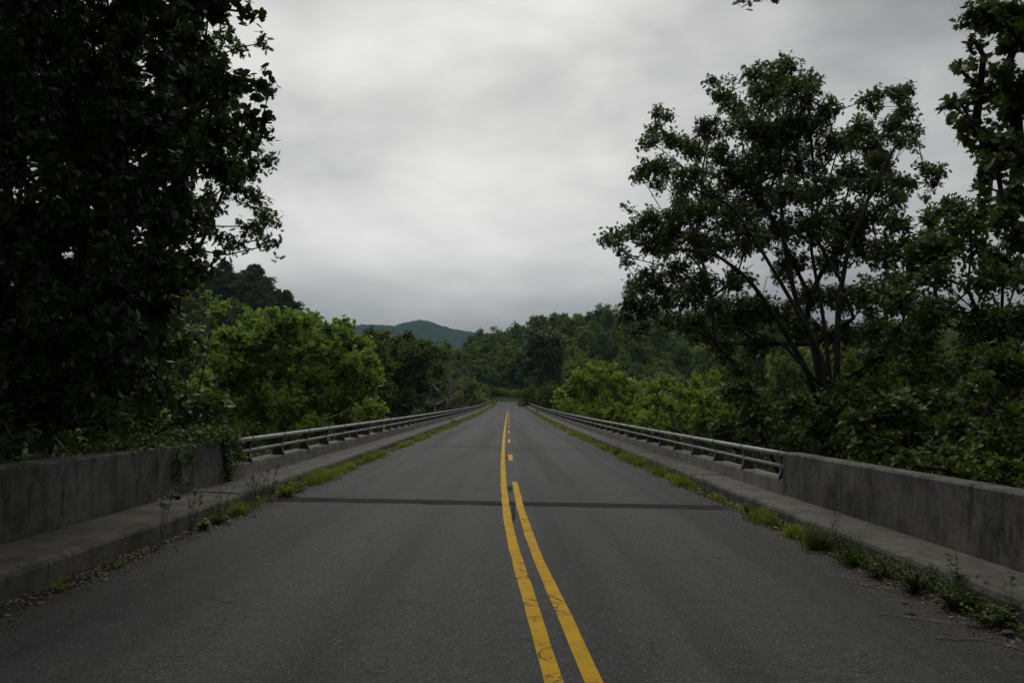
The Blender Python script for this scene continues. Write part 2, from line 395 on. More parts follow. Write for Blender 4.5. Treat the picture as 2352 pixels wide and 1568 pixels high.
# ---------------------------------------------------------------- trees
def skeleton(trunk, tr, blobs, rg, wig=.24):
    """nodes/edges joining every clump centre back to the trunk"""
    nodes = [np.array(p, float) for p in trunk]; par = [-1] + list(range(len(trunk) - 1)); cost = [0.]
    for k in range(1, len(trunk)): cost.append(cost[-1] + np.linalg.norm(nodes[k] - nodes[k - 1]))
    ntr = len(trunk)
    order = sorted(range(len(blobs)), key=lambda i: np.linalg.norm(blobs[i][0] - nodes[0]))
    cen = {}
    for i in order:
        c = blobs[i][0]; A = np.array(nodes); dv = c - A; dist = np.linalg.norm(dv, axis=1)
        sc = dist + .35 * np.array(cost) + np.where(dv[:, 2] < -.3, dist * .6, 0)
        sc[0] += 5
        j = int(np.argmin(sc)); a = nodes[j]; L = dist[j]; n = max(1, int(L / 1.0)); prev = j
        for q in range(1, n + 1):
            t = q / n; p = a + (c - a) * t + np.array([0, 0, L * .10 * math.sin(pi * t)])
            if q < n: p = p + rg.normal(size=3) * wig * L / n * .9
            nodes.append(p); par.append(prev); cost.append(cost[prev] + L / n); prev = len(nodes) - 1
        cen[i] = prev
    w = np.zeros(len(nodes))
    for i, nidx in cen.items(): w[nidx] += blobs[i][1] ** 2
    for k in range(len(nodes) - 1, 0, -1): w[par[k]] += w[k]
    W = max(w[0], 1e-6)
    rad = tr * (w / W) ** .47
    rad = np.maximum(rad, .012)
    rad[:ntr] = np.maximum(rad[:ntr], tr * np.linspace(1, .55, ntr))
    rad[0] = tr * 1.25
    return np.array(nodes), par, rad, ntr

def crown_from_blobs(wood, mb, blobs, T, size, dens, per, rg, droop=.35, spread=.2, squash=.8, upn=1., twig_r=.006):
    P0 = []; P1 = []; LP = []; LD = []; LU = []; LS = []
    for c, r, *o in blobs:
        dk = o[0] if o else 1.; sk = o[1] if len(o) > 1 else 1.
        nt = max(3, int(dens * dk * (r ** 2) * 12))
        sub = c + ball(6, rg, .6) * r * .6 * np.array([1, 1, squash])
        for q in sub: P0.append(c); P1.append(q)
        tip = c + ball(nt, rg) * r * np.array([1, 1, squash])
        nodes = np.concatenate([sub, c[None]]); j = np.argmin(np.linalg.norm(tip[:, None] - nodes[None], axis=2), 1)
        base = nodes[j]
        P0 += list(base); P1 += list(tip)
        td = nrm(tip - base + rg.normal(size=tip.shape) * .05)
        n = nt * per
        t = np.repeat(tip, per, 0); d = np.repeat(td, per, 0)
        t = t - d * (rg.random(n) ** 1.3 * spread * 1.6)[:, None] + rg.normal(size=(n, 3)) * spread * .35
        ld = d * .55 + rg.normal(size=(n, 3)) * .75; ld[:, 2] -= droop
        up = rg.normal(size=(n, 3)) * .55; up[:, 2] += upn
        LP.append(t); LD.append(ld); LU.append(up); LS.append(size * sk * (.65 + .6 * rg.random(n)))
    P0 = np.array(P0); P1 = np.array(P1)
    wood.tubes(P0, P1, twig_r * 1.5, twig_r, 3)
    mb.leaves(T, np.concatenate(LP), np.concatenate(LD), np.concatenate(LU), np.concatenate(LS))

def tree(name, label, cat, trunk, tr, blobs, T, size, dens, per, leafm, barkm, seed, group=None, **kw):
    rg = np.random.default_rng(seed)
    base = np.array(trunk[0], float)
    root = thing(name, label, cat, tuple(base), group)
    nodes, par, rad, ntr = skeleton(trunk, tr, blobs, rg)
    tk = MB(); tk.path(nodes[:ntr], rad[:ntr], 10)
    tk.build('trunk', barkm, root, True, None).location = -mathutils.Vector(base)
    wd = MB(); i = np.arange(ntr, len(nodes)); pr = np.array(par)[i]
    r0 = np.minimum(rad[pr], rad[i] * 1.35)
    wd.tubes(nodes[pr], nodes[i], r0, rad[i], 6)
    cr = MB()
    crown_from_blobs(wd, cr, blobs, T, size, dens, per, rg, **kw)
    wd.build('branches', barkm, root, True).location = -mathutils.Vector(base)
    cr.build('crown', leafm, root).location = -mathutils.Vector(base)
    return root

def pxblobs(lst, D0, dspread, rg, back=0):
    out = []
    for b in lst:
        x, y, r = b[:3]; D = D0 + rg.uniform(-dspread, dspread) if len(b) < 4 or b[3] is None else b[3]
        out.append((P(x, y, D), r / FPX * D, *(b[4:] if len(b) > 4 else ())))
    for k in range(back):
        x, y, r = lst[rg.integers(len(lst))][:3]; D = D0 + dspread + rg.uniform(0, 3)
        out.append((P(x + rg.uniform(-20, 20), y + 30, D), r * .8 / FPX * D))
    return out

# ---------------------------------------------------------------- ground, hills, mountains
def ss(x, a, b):
    t = np.clip((x - a) / (b - a), 0, 1); return t * t * (3 - 2 * t)
def road_z(y): return np.where(y < 240, 4.4e-5 * np.maximum(y, 0) ** 2, 2.53 - 1e-3 * (y - 240) - 4e-4 * np.maximum(y - 262, 0) ** 2)
def road_x(y): return .0042 * np.maximum(y - 40, 0) - .0011 * np.maximum(y - 215, 0) ** 2
def gz(x, y):
    x = np.asarray(x, float); y = np.asarray(y, float)
    val = ss(y, 12.6, 24) * (1 - ss(y, 196, 208))
    ax = np.abs(x)
    near = -.35 - 6.5 * ss(ax, 5.5, 26) - 1.5 * ss(ax, 26, 60)
    far = road_z(np.minimum(y, 262)) - .25 - 1.5 * ss(ax, 6, 20)
    g = near * (1 - ss(y, 100, 205)) + far * ss(y, 100, 205)
    g = g * (1 - val) + (-9.0 + .6 * np.sin(x * .11 + y * .07)) * val
    hr = ss(y, 235, 430) * (24 * ss(x, -60, -8) + 13 * ss(x, -10, 30) + 6 * ss(x, 30, 160)) * (1 - .6 * ss(-x, 30, 80))
    hr2 = 26 * ss(x, 45, 130) * ss(y, 60, 190) * (1 - ss(y, 430, 700) * .5)
    hl = 33 * ss(-x, 48, 98) * ss(y, 215, 290)
    return g + np.maximum(hr, hr2) + hl + 3 * ss(ax, 60, 200) * np.sin(x * .02 + 1) * np.cos(y * .017)

def grid_mesh(name, xs, ys, zf, mat, **kw):
    Xg, Yg = np.meshgrid(xs, ys); Zg = zf(Xg, Yg); nx, ny = len(xs), len(ys)
    V = np.stack([Xg, Yg, Zg], -1).reshape(-1, 3)
    i = (np.arange(ny - 1)[:, None] * nx + np.arange(nx - 1)[None]).ravel()
    m = MB(); m.add(V, np.stack([i, i + 1, i + nx + 1, i + nx], 1), np.full(len(i), 4)); return tag(m.build(name, mat, None, True), **kw)
def spaced(a, b, n, p):
    t = np.linspace(-1, 1, n); return (a + b) / 2 + (b - a) / 2 * np.sign(t) * np.abs(t) ** p
gx = spaced(-4050, 4050, 261, 3.1); gy = np.concatenate([np.linspace(-600, -40, 15), np.linspace(-34, 300, 130), np.linspace(306, 800, 60), np.linspace(830, 4350, 40)])
def gzz(x, y):
    g = gz(x, y); f = ss(y, 700, 1500); return g * (1 - f) + (-10) * f
grid_mesh('ground', gx, gy, gzz, MT['ground'], kind='structure', label='dark green undergrowth and grass covering the banks and valley floor')

def fbm(x, y, seed=0):
    r = np.random.default_rng(seed); z = 0
    for k in range(6):
        a = r.uniform(0, 2 * pi); f = .004 * 1.9 ** k; z = z + np.sin((x * math.cos(a) + y * math.sin(a)) * f + r.uniform(0, 6)) * .5 ** k
    return z
def mountain(name, D, prof, depth, mat, label, seed, rough):
    pts = np.array([P(a, b, D) for a, b in prof]); xs = np.linspace(pts[0, 0], pts[-1, 0], 220); ys = np.linspace(D - depth, D + depth, 90)
    def zf(X, Y):
        top = np.interp(X, pts[:, 0], pts[:, 2]); t = (Y - D) / depth
        rg = np.random.default_rng(seed + 5)
        prof_y = np.where(t < 0, ss(t, -1, .0), 1 - ss(t, 0, 1))
        return -30 + (top + 30) * prof_y * (1 + .10 * fbm(X * 1.5, Y * 1.5, seed) * (1 - prof_y)) + rg.normal(size=X.shape) * rough * prof_y
    grid_mesh(name, xs, ys, zf, mat, kind='structure', label=label)
mountain('mountain', 2900, [(740, 905), (800, 830), (840, 790), (875, 768), (900, 756), (930, 744), (965, 737), (985, 739), (1010, 748), (1040, 757), (1075, 763), (1110, 766), (1150, 768), (1190, 776), (1240, 800), (1330, 880)], 900,
         mountain_mat('mountain_forest', (.016, .050, .026), (.034, .085, .040)), 'blue green wooded mountain rising far beyond the bridge', 3, 2.0)
mountain('mountain', 3700, [(560, 880), (640, 800), (720, 762), (780, 750), (840, 746), (900, 748), (960, 770), (1050, 830)], 500,
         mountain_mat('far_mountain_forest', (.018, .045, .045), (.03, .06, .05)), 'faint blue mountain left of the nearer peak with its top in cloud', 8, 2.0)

# ---------------------------------------------------------------- road
def strip(mb, ys, xl, xr, z, mi=0):
    ys = np.asarray(ys, float); n = len(ys)
    V = np.concatenate([np.stack([xl + 0 * ys, ys, z + 0 * ys], 1), np.stack([xr + 0 * ys, ys, z + 0 * ys], 1)])
    i = np.arange(n - 1); mb.add(V, np.stack([i, i + n, i + n + 1, i + 1], 1), np.full(n - 1, 4), mi)
ry = np.concatenate([np.linspace(-25, 60, 60), np.linspace(62, 300, 100)])
m = MB(); hw = 3.62 - .55 * ss(ry, 205, 232)
strip(m, ry, road_x(ry) - hw, road_x(ry) + hw, road_z(ry))
road = m.build('road', MT['asphalt']); tag(road, 'worn grey asphalt road running straight across the bridge', kind='structure')
def lerp(y, pts): p = np.array(pts); return np.interp(y, p[:, 0], p[:, 1])
LL = [(-25, .6), (2, .42), (4.45, .295), (5.7, .235), (6.7, .19), (8.5, .11), (10.5, .05), (11.9, .025), (14.8, -.015), (21, -.06), (28, -.075), (41, -.07), (56, -.04), (70, .01), (90, .11), (117, .24)]
LR = [(-25, .82), (2, .62), (4.45, .51), (5.7, .455), (6.5, .415), (8.2, .33), (9.5, .295), (11.9, .235), (15.7, .19)]
def wob(y, s): r = np.random.default_rng(s); return np.interp(y, np.arange(-30, 130, .35), r.normal(size=458) * .004)
yl = np.arange(-25, 116, .35); m = MB(); strip(m, yl, lerp(yl, LL) - .054 + wob(yl, 1), lerp(yl, LL) + .054 + wob(yl, 2), road_z(yl) + .004)
m.build('centre_line', MT['paint'], road)['label'] = 'solid yellow line, the left one of the pair'
yl = np.append(np.arange(-25, 15.7, .35), 15.72); m = MB(); strip(m, yl, lerp(yl, LR) - .052 + wob(yl, 3), lerp(yl, LR) + .052 + wob(yl, 4), road_z(yl) + .004)
m.build('centre_line', MT['paint'], road)['label'] = 'short solid yellow line beside the longer one, ending at the first joint'
for k in range(9):
    y0 = 21.5 + k * 9.9; yy = np.linspace(y0, y0 + 2.6, 4); xc = np.interp(y0, [20, 30, 40, 60, 80, 105], [.155, .14, .16, .22, .31, .43])
    m = MB(); strip(m, yy, xc - .055 - .006 * (k == 0) * (yy - y0), xc + .055, road_z(yy) + .004); m.build('lane_dash', MT['paint'], road)
JOINTS = [12.3, 27.9, 50, 73.5, 93, 117, 141, 167]
for k, y in enumerate(JOINTS):
    xs = np.linspace(-3.5, 3.5, 30); w = (.27 if k == 0 else .05 + .02 * k); r = np.random.default_rng(k)
    c = y + .1 * xs / 3.5 * (1 if k == 1 else .3) + (r.normal(size=30) * .012).cumsum() * .5
    V = np.concatenate([np.stack([xs + road_x(y), c - w + r.normal(size=30) * .02, road_z(c - w) + .0025], 1), np.stack([xs + road_x(y), c + w, road_z(c + w) + .0025], 1)])
    m = MB(); i = np.arange(29); m.add(V, np.stack([i, i + 1, i + 31, i + 30], 1), np.full(29, 4))
    m.build('joint_seal', MT['tar'], road)
# tar smears beside the lines
def smear(cx, cy_, rx, ry_, seed, z=.0032):
    r = np.random.default_rng(seed); n = 22; a = np.arange(n) * 2 * pi / n; rr = 1 + r.normal(size=n) * .13
    V = np.stack([cx + np.cos(a) * rx * rr, cy_ + np.sin(a) * ry_ * rr, 0 * a], 1); V[:, 2] = road_z(V[:, 1]) + z
    m = MB(); m.polys(V, [tuple(range(n))]); m.build('tar_patch', MT['tar'], road)
smear(.10, 14.4, .045, .5, 1); smear(.25, 26.2, .75, .12, 2); smear(.02, 22.6, .05, .25, 3); smear(.13, 11.2, .03, .8, 5, .0036)

# ---------------------------------------------------------------- kerbs / sidewalks
BR_END = 204.
def profile_run(mb, ys, sx, prof, mi=0, xoff=None):
    """sweep a cross-section (list of x,z) along the road"""
    n = len(prof); V = []
    for y in ys:
        xr = float(road_x(y)); zr = float(road_z(y))
        for a, b in prof: V.append((sx * a + xr + (xoff(y, a) if xoff else 0), y, zr + b))
    F = []
    for k in range(len(ys) - 1):
        for i in range(n):
            j = (i + 1) % n; F.append((k * n + i, k * n + j, (k + 1) * n + j, (k + 1) * n + i))
    F += [tuple(range(n)), tuple((len(ys) - 1) * n + i for i in range(n))[::-1]]
    mb.polys(V, F, mi)
SLAB = np.append(np.arange(-25.4, BR_END - 2, 4.55), BR_END)
for sx, nm in ((-1, 'left'), (1, 'right')):
    m = MB(); ys = np.concatenate([np.arange(-25, 30, .5), np.arange(30, BR_END, 3.), [BR_END]])
    r = np.random.default_rng(5 + sx)
    wv = np.interp(ys, ys, r.normal(size=len(ys)) * .006)
    for q in range(len(SLAB) - 1):
        ya, yb = SLAB[q] + .005, SLAB[q + 1] - .005; ys = np.append(np.arange(ya, yb - .2, .6 if ya < 40 else 3.), yb); dx = r.normal() * .006; dz = r.normal() * .003
        profile_run(m, ys, sx, [(3.60, -.4), (3.60, .17), (3.615, .205 + dz), (3.655, .228 + dz), (4.6, .235), (4.6, -.4)], 0, lambda y, a: sx * dx + (.006 * math.sin(y * 2.3) + .004 * math.sin(y * 7.1)) if a < 3.7 else 0)
    sw = m.build('sidewalk', MT['curb']); tag(sw, f'narrow raised concrete walkway with kerb along the {nm} side of the road', kind='structure')
# bridge deck body under the road, edge beams
m = MB(); ys = np.linspace(12.2, BR_END, 40)
profile_run(m, ys, 1, [(-4.7, -.42), (4.7, -.42), (4.7, -1.0), (-4.7, -1.0)]); deck = m.build('bridge_deck', MT['par']); tag(deck, 'concrete deck carrying the road over the valley', kind='structure')
for y in (36., 61, 83, 105, 129, 154, 180):
    m = MB(); z = float(road_z(y)); x = float(road_x(y)); m.box(-3.4 + x, 3.4 + x, y - .5, y + .5, -11, z - 1.002); tag(m.build('bridge_pier', MT['par']), 'concrete pier standing under the bridge deck', 'pier', 'piers under the bridge')

# ---------------------------------------------------------------- end walls, low parapets, railings
def wall_run(sx, y0, y1, top, name, label, cat, mat, x0, x1, batter=.03, seglen=4.0, y_first=None, bottom=.2352):
    root = thing(name, label, cat, (sx * x0, y0, 0))
    ys = [y1]
    while ys[-1] > y0 + .5: ys.append(max(y0, ys[-1] - seglen))
    for a, b in zip(ys[1:], ys[:-1]):
        m = MB(); yy = np.arange(a + .006, b - .006, .5); yy = np.append(yy, b - .006)
        ch = .022
        prof = [(x0, bottom), (x0 + batter, top - ch), (x0 + batter + ch, top), (x1 - ch, top), (x1, top - ch), (x1, -.8), (x1 - .18, -.8), (x1 - .18, bottom)]
        profile_run(m, yy, sx, prof, 0, lambda y, q: .004 * math.sin(y * 1.7 + q * 9))
        o = m.build('wall_panel', mat, root); o.location = (-sx * x0, -y0, 0)
    return root
wall_run(-1, -22, 12.45, .875, 'concrete_wall', 'tall stained concrete wall left of the road with vine creeping over its end', 'wall', MT['wall'], 4.28, 4.60, .03, 9.)
wall_run(1, -22, 12.25, .865, 'concrete_wall', 'tall weathered concrete wall along the right side of the road', 'wall', MT['wall'], 4.22, 4.54, .03, 2.95)
wall_run(-1, 12.46, BR_END, .445, 'bridge_parapet', 'low concrete parapet under the metal railing left of the road', 'parapet', MT['par'], 4.30, 4.62, .01, 11.)
wall_run(1, 12.26, BR_END, .445, 'bridge_parapet', 'low concrete parapet under the metal railing right of the road', 'parapet', MT['par'], 4.24, 4.56, .01, 11.)

def railing(sx, xr, y0, label, seed):
    root = thing('metal_railing', label, 'railing', (sx * xr, y0, 0))
    off = (-sx * xr, -y0, 0)
    def pt(y, dz): return (sx * xr + float(road_x(y)), y, float(road_z(y)) + dz)
    ys = np.concatenate([np.arange(y0, 60, 2.), np.arange(60, BR_END, 4.)])
    ztop, zlow = .83, .635
    for nm, dz, r, dx in (('upper_rail', ztop, .040, 0), ('lower_rail', zlow, .029, .035)):
        m = MB(); m.path([np.array(pt(y, dz)) + (sx * dx, 0, 0) for y in ys], r, 12); o = m.build(nm, MT['metal'], root, True); o.location = off
    # post outline in the x-z plane: concave front edge, sloping back
    fr = [(-.035, 0), (-.012, .05), (.012, .11), (.022, .17), (.018, .23), (.0, .29), (-.018, .36)]
    bk = [(.09, .36), (.15, .26), (.185, .12), (.195, 0)]
    pts = fr + bk; n = len(pts)
    pm = MB(); V = [(sx * a, s * .011, b + .445) for s in (-1, 1) for a, b in pts]
    F = [tuple(range(n)), tuple(range(n, 2 * n))[::-1]] + [(i, (i + 1) % n, n + (i + 1) % n, n + i) for i in range(n)]
    pm.polys(V, F, 0)
    fl = MB()
    k = len(fr); V = [(sx * (a + e), s * .032, b + .445) for s in (-1, 1) for e in (-.012, .002) for a, b in fr]
    F = []
    for i in range(k - 1):
        F += [(i, i + 1, 2 * k + i + 1, 2 * k + i), (k + i, 3 * k + i, 3 * k + i + 1, k + i + 1), (i, k + i, k + i + 1, i + 1), (2 * k + i, 2 * k + i + 1, 3 * k + i + 1, 3 * k + i)]
    F += [(0, 2 * k, 3 * k, k), (k - 1, 2 * k - 1, 4 * k - 1, 3 * k - 1)]
    pm.polys(V, F, 1)
    a = np.arange(14) * 2 * pi / 14                                  # collar clamped round the upper rail
    V = [(math.cos(t) * q, e, .83 + math.sin(t) * q) for e in (-.022, .022) for q in (.0408, .050) for t in a]; n = 14
    F = [(i, (i + 1) % n, n + (i + 1) % n, n + i) for i in range(n)] + [(2 * n + i, 3 * n + i, 3 * n + (i + 1) % n, 2 * n + (i + 1) % n) for i in range(n)] + [(n + i, n + (i + 1) % n, 3 * n + (i + 1) % n, 3 * n + i) for i in range(n)]
    pm.polys(V, F, 1)
    pm.box(*sorted((sx * -.045, sx * .205)), -.05, .05, .4452, .457, 0)
    py = []; y = y0 + (1.35 if sx < 0 else .22)
    while y < BR_END - .3:
        py.append(y)
        nx_ = y + 1.95
        for j in JOINTS[1:]:
            if y < j <= nx_ + .01: nx_ = j + .25; py.append(j - .22) if j - .22 - y > .8 else None
        y = nx_
    proto = pm.build('post', [MT['post'], MT['collar']], root)
    for q, y in enumerate(py[:99]):
        o = proto if q == 0 else proto.copy()
        if q: COL.objects.link(o); o.parent = root
        p = pt(y, 0); o.location = (p[0] + off[0], p[1] + off[1], p[2])
    if len(py) > 99:
        vv = np.empty(len(proto.data.vertices) * 3); proto.data.vertices.foreach_get('co', vv); vv = vv.reshape(-1, 3)
        fs = [tuple(p.vertices) for p in proto.data.polygons]; m = MB()
        for y in py[99:]: m.polys(vv + np.array(pt(y, 0)), fs)
        o = m.build('post', MT['post'], root); o.location = off; o['kind'] = 'stuff'
    return root
railing(-1, 4.335, 12.35, 'long grey two pipe metal railing on the left side of the bridge', 1)
railing(1, 4.275, 12.24, 'long grey two pipe metal railing on the right side of the bridge', 2)

#TREES
# ---------------------------------------------------------------- near trees
def inpoly(x, y, poly):
    c = False; n = len(poly)
    for i in range(n):
        x1, y1 = poly[i]; x2, y2 = poly[(i + 1) % n]
        if (y1 > y) != (y2 > y) and x < (x2 - x1) * (y - y1) / (y2 - y1) + x1: c = not c
    return c
def fill(poly, step, r, rg, jit=.35, keep=1.):
    xs = [p[0] for p in poly]; ys = [p[1] for p in poly]; out = []
    y = min(ys); k = 0
    while y < max(ys):
        x = min(xs) + (k % 2) * step / 2
        while x < max(xs):
            a, b = x + rg.normal() * step * jit, y + rg.normal() * step * jit
            if inpoly(a, b, poly) and rg.random() < keep: out.append((a, b, r * rg.uniform(.75, 1.2)))
            x += step
        y += step * .86; k += 1
    return out
def above(rg, n, xr, yr, zr, r, margin=.4, dk=.12, sk=2.6):
    """unseen boughs added overhead for shade, higher than the top of the view"""
    out = []
    for k in range(n):
        y = rg.uniform(*yr); z = max(rg.uniform(*zr), CAM_H + .53 * max(y, 0) + r * .8 + margin)
        out.append((np.array([rg.uniform(*xr), y, z]), r * rg.uniform(.8, 1.2), dk, sk))
    return out

rg = np.random.default_rng(21)
lin = [(-60, -250), (560, -250), (545, 40), (500, 100), (520, 190), (560, 250), (520, 330), (470, 420), (430, 480), (410, 600), (420, 690), (400, 760), (330, 830), (270, 910), (200, 965), (60, 985), (-60, 990)]
bl = pxblobs(fill(lin, 66, 46, rg), 8.6, 1.3, rg)
bl += pxblobs([(575, 30, 26, 8.2), (600, 190, 26, 8.2), (560, 200, 30, 8.2), (610, 275, 26, 8.0), (570, 270, 30, 8), (550, 330, 24, 8), (470, 610, 22, 7.6), (440, 600, 28, 7.7), (350, 790, 18, 7.2), (320, 770, 24, 7.2), (285, 970, 16, 7), (240, 930, 24, 7.1), (330, 930, 20, 7.4), (110, 1000, 28, 7.3), (30, 1010, 30, 7.3)], 8, .2, rg)
bl += pxblobs(fill(lin, 105, 75, rg), 10.8, 1.2, rg)
bl += above(rg, 46, (-9.5, -1.2), (-3, 6.5), (6.4, 9.5), 1.15, dk=.2)  # unseen overhead boughs, added to darken the near road and wall
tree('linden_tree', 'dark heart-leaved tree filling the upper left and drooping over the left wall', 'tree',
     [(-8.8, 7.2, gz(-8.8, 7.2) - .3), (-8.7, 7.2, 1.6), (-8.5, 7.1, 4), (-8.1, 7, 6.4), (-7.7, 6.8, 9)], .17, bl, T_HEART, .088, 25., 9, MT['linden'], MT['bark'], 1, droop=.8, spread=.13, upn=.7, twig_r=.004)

rg = np.random.default_rng(22)
ok = [(-60, -200), (480, -200), (500, 120), (520, 240), (540, 320), (560, 430), (540, 500), (480, 480), (420, 560), (440, 640), (470, 760), (460, 860), (400, 920), (240, 970), (-60, 1000)]
bl = pxblobs(fill(ok, 84, 60, rg), 15.5, 1.6, rg)
bl += pxblobs([(520, 85, 34), (500, 130, 40), (545, 110, 18), (590, 375, 34), (625, 370, 24), (570, 400, 34), (560, 440, 30), (590, 450, 30), (600, 490, 32), (622, 510, 24), (570, 520, 34), (600, 550, 26), (625, 562, 14), (545, 560, 26), (520, 585, 18), (500, 545, 28), (480, 520, 30), (590, 320, 26), (560, 300, 34), (455, 575, 20), (440, 560, 30), (600, 100, 8), (560, 350, 30), (530, 420, 30), (620, 205, 14)], 15.5, .8, rg)
bl += [(P(590, 318, 15.5), .25, 0, 1)]
bl += above(rg, 14, (-12, -6), (4, 13), (9.5, 13), 1.6)  # more out-of-view boughs added for shade
tree('oak_tree', 'oak with pointed lobed leaves reaching out behind the dark left tree', 'tree',
     [(-12.5, 16.5, gz(-12.5, 16.5) - .3), (-12.3, 16.4, 0), (-11.6, 16.2, 3.5), (-10.8, 16, 7), (-10, 15.8, 10.5)], .22, bl, T_OAK, .145, 9, 11, MT['oak'], MT['bark'], 2, droop=.65, spread=.16, twig_r=.005)

rg = np.random.default_rng(23)
oak = [(1790, 175, 60), (1760, 215, 60), (1830, 215, 55), (1735, 165, 26), (1800, 145, 22), (1855, 185, 34), (1660, 220, 30), (1640, 190, 20), (1690, 250, 40), (1720, 290, 60), (1790, 290, 75), (1860, 280, 60), (1900, 250, 36),
       (1630, 300, 44), (1600, 340, 40), (1655, 350, 40), (1530, 262, 22), (1508, 258, 18), (1505, 300, 26), (1540, 320, 30), (1495, 325, 26), (1570, 330, 30), (1490, 385, 34), (1470, 400, 24), (1530, 385, 36), (1590, 400, 48), (1560, 430, 30), (1510, 420, 22),
       (1680, 400, 60), (1750, 380, 70), (1830, 370, 70), (1640, 450, 50), (1910, 330, 44), (1950, 320, 36), (1980, 290, 36), (1990, 230, 24), (2020, 215, 24), (2060, 215, 30), (2090, 205, 20), (2085, 255, 26), (2050, 290, 36), (2095, 290, 22), (2000, 330, 46), (2020, 370, 40), (2070, 320, 26),
       (1960, 400, 50), (2010, 425, 48), (2060, 420, 36), (2050, 455, 30), (2120, 385, 22), (2150, 392, 26), (2140, 420, 18), (2100, 420, 18), (1900, 430, 44), (1860, 450, 40), (1810, 440, 50), (1740, 460, 70), (1680, 500, 66), (1610, 490, 48), (1570, 480, 40),
       (1530, 500, 34), (1500, 500, 30), (1480, 520, 34), (1450, 530, 30), (1420, 545, 24), (1395, 552, 18), (1430, 575, 16), (1500, 560, 40), (1550, 540, 46), (1600, 550, 44), (1650, 560, 44), (1720, 550, 56), (1790, 530, 60), (1860, 520, 60), (1930, 500, 60), (2000, 500, 56), (2060, 510, 44), (1960, 560, 60), (2040, 580, 60),
       (1560, 620, 40), (1500, 640, 44), (1470, 660, 40), (1450, 690, 34), (1440, 720, 26), (1480, 710, 40), (1530, 680, 44), (1590, 680, 50), (1640, 700, 44), (1540, 735, 34), (1470, 755, 26), (1445, 790, 12), (1600, 740, 36), (1680, 740, 50), (1720, 700, 50), (1780, 720, 60), (1620, 640, 40), (1690, 640, 44), (1820, 600, 50), (1900, 600, 50), (1860, 680, 56), (1930, 680, 60), (2000, 680, 60), (2060, 660, 60), (1850, 760, 60), (1930, 770, 60), (2010, 760, 50), (1740, 790, 44), (1660, 790, 36), (1620, 770, 26),
       (2110, 560, 44), (2120, 620, 44), (2090, 700, 50), (2080, 770, 50), (2140, 500, 34), (2010, 830, 40), (1700, 850, 36), (1740, 870, 30), (1680, 900, 40), (1720, 940, 40)]
bl = pxblobs([(x, y, r * 1.08) if not (1760 < x < 1990 and y > 590) else (x, y, r * .92, 27.) for x, y, r in oak], 25.5, 2.6, rg, back=24)
bl += [(P(x, y, 25), r / FPX * 25, 0, 1) for x, y, r in [(1450, 475, 34), (1400, 530, 24), (1440, 590, 30), (1690, 180, 30), (1960, 420, 40), (1600, 560, 34), (1870, 400, 40), (2110, 330, 20)]]
b0 = P(1905, 1010, 25.5)
oak_root = tree('oak_tree', 'big open-crowned oak with several spreading stems right of the bridge railing', 'tree',
     [(b0[0], 25.5, gz(b0[0], 25.5) - .5), (b0[0], 25.5, b0[2]), tuple(P(1890, 900, 25.5)), tuple(P(1870, 790, 25.6))], .15, bl, T_OAK, .155, 9.6, 12, MT['oak'], MT['bark'], 3, droop=.55, spread=.2, twig_r=.006)
# the other stems of the same oak, rising from its foot
def stems(root, lst, bark):
    base = np.array(root.location); m = MB()
    for pts, r in lst:
        p = np.array([P(*q) for q in pts]); t = np.linspace(0, 1, len(p)); tt = np.linspace(0, 1, len(p) * 4)
        q = np.stack([np.interp(tt, t, p[:, i]) for i in range(3)], 1)
        q[1:-1] = (q[:-2] + q[1:-1] * 2 + q[2:]) / 4
        m.path(q, np.linspace(r, r * .35, len(q)), 8)
    o = m.build('stem', bark, root, True); o.location = -mathutils.Vector(base)
stems(oak_root, [([(1900, 1010, 25.0), (1860, 860, 24.2), (1790, 740, 24.0), (1720, 640, 23.8), (1640, 580, 23.6), (1530, 570, 23.5)], 0.101),
                 ([(1905, 1000, 25.3), (1900, 850, 24.8), (1830, 700, 25.0), (1800, 560, 25.0), (1790, 400, 25.0), (1800, 260, 25.0)], 0.108),
                 ([(1915, 1010, 25.2), (1922, 850, 24.0), (1925, 700, 24.0), (1950, 560, 24.0), (2010, 420, 24.0), (2060, 330, 24.0)], 0.108),
                 ([(1905, 960, 24.0), (1880, 800, 23.6), (1800, 660, 23.4), (1740, 560, 23.4), (1680, 470, 23.5), (1560, 420, 23.5)], 0.079),
                 ([(1910, 900, 25.0), (1890, 720, 25.4), (1860, 560, 25.6), (1870, 420, 25.6), (1930, 330, 25.6)], 0.072),
                 ([(1880, 880, 24.0), (1800, 790, 23.6), (1700, 750, 23.2), (1560, 752, 23.0), (1490, 770, 23.0)], 0.050)], MT['bark'])

rg = np.random.default_rng(24)
mp = [(2300, 30, 60), (2250, 20, 36), (2215, 45, 22), (2340, 90, 50), (2300, 180, 50), (2250, 205, 44), (2205, 232, 28), (2180, 240, 18), (2330, 240, 56), (2240, 300, 44), (2210, 290, 24), (2290, 320, 56), (2340, 350, 60), (2290, 385, 46), (2330, 450, 50), (2262, 430, 20), (2310, 500, 44), (2345, 540, 50), (2400, 200, 80), (2420, 400, 80), (2400, 60, 80), (2440, 560, 80)]
bl = pxblobs(mp, 13.5, .8, rg, back=8) + [(P(2260, 130, 13.2), .35, 0, 1), (P(2210, 165, 13.2), .3, 0, 1), (P(2240, 95, 13.2), .3, 0, 1)]
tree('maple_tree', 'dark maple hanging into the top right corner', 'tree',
     [(11.6, 13.8, gz(11.6, 13.8) - .4), (11.4, 13.8, 1), (11.0, 13.7, 4), (10.4, 13.5, 6.5), (9.9, 13.2, 9)], .2, bl, T_MAPLE, .14, 14, 9, MT['maple'], MT['bark'], 4, droop=.5, spread=.15, twig_r=.005)

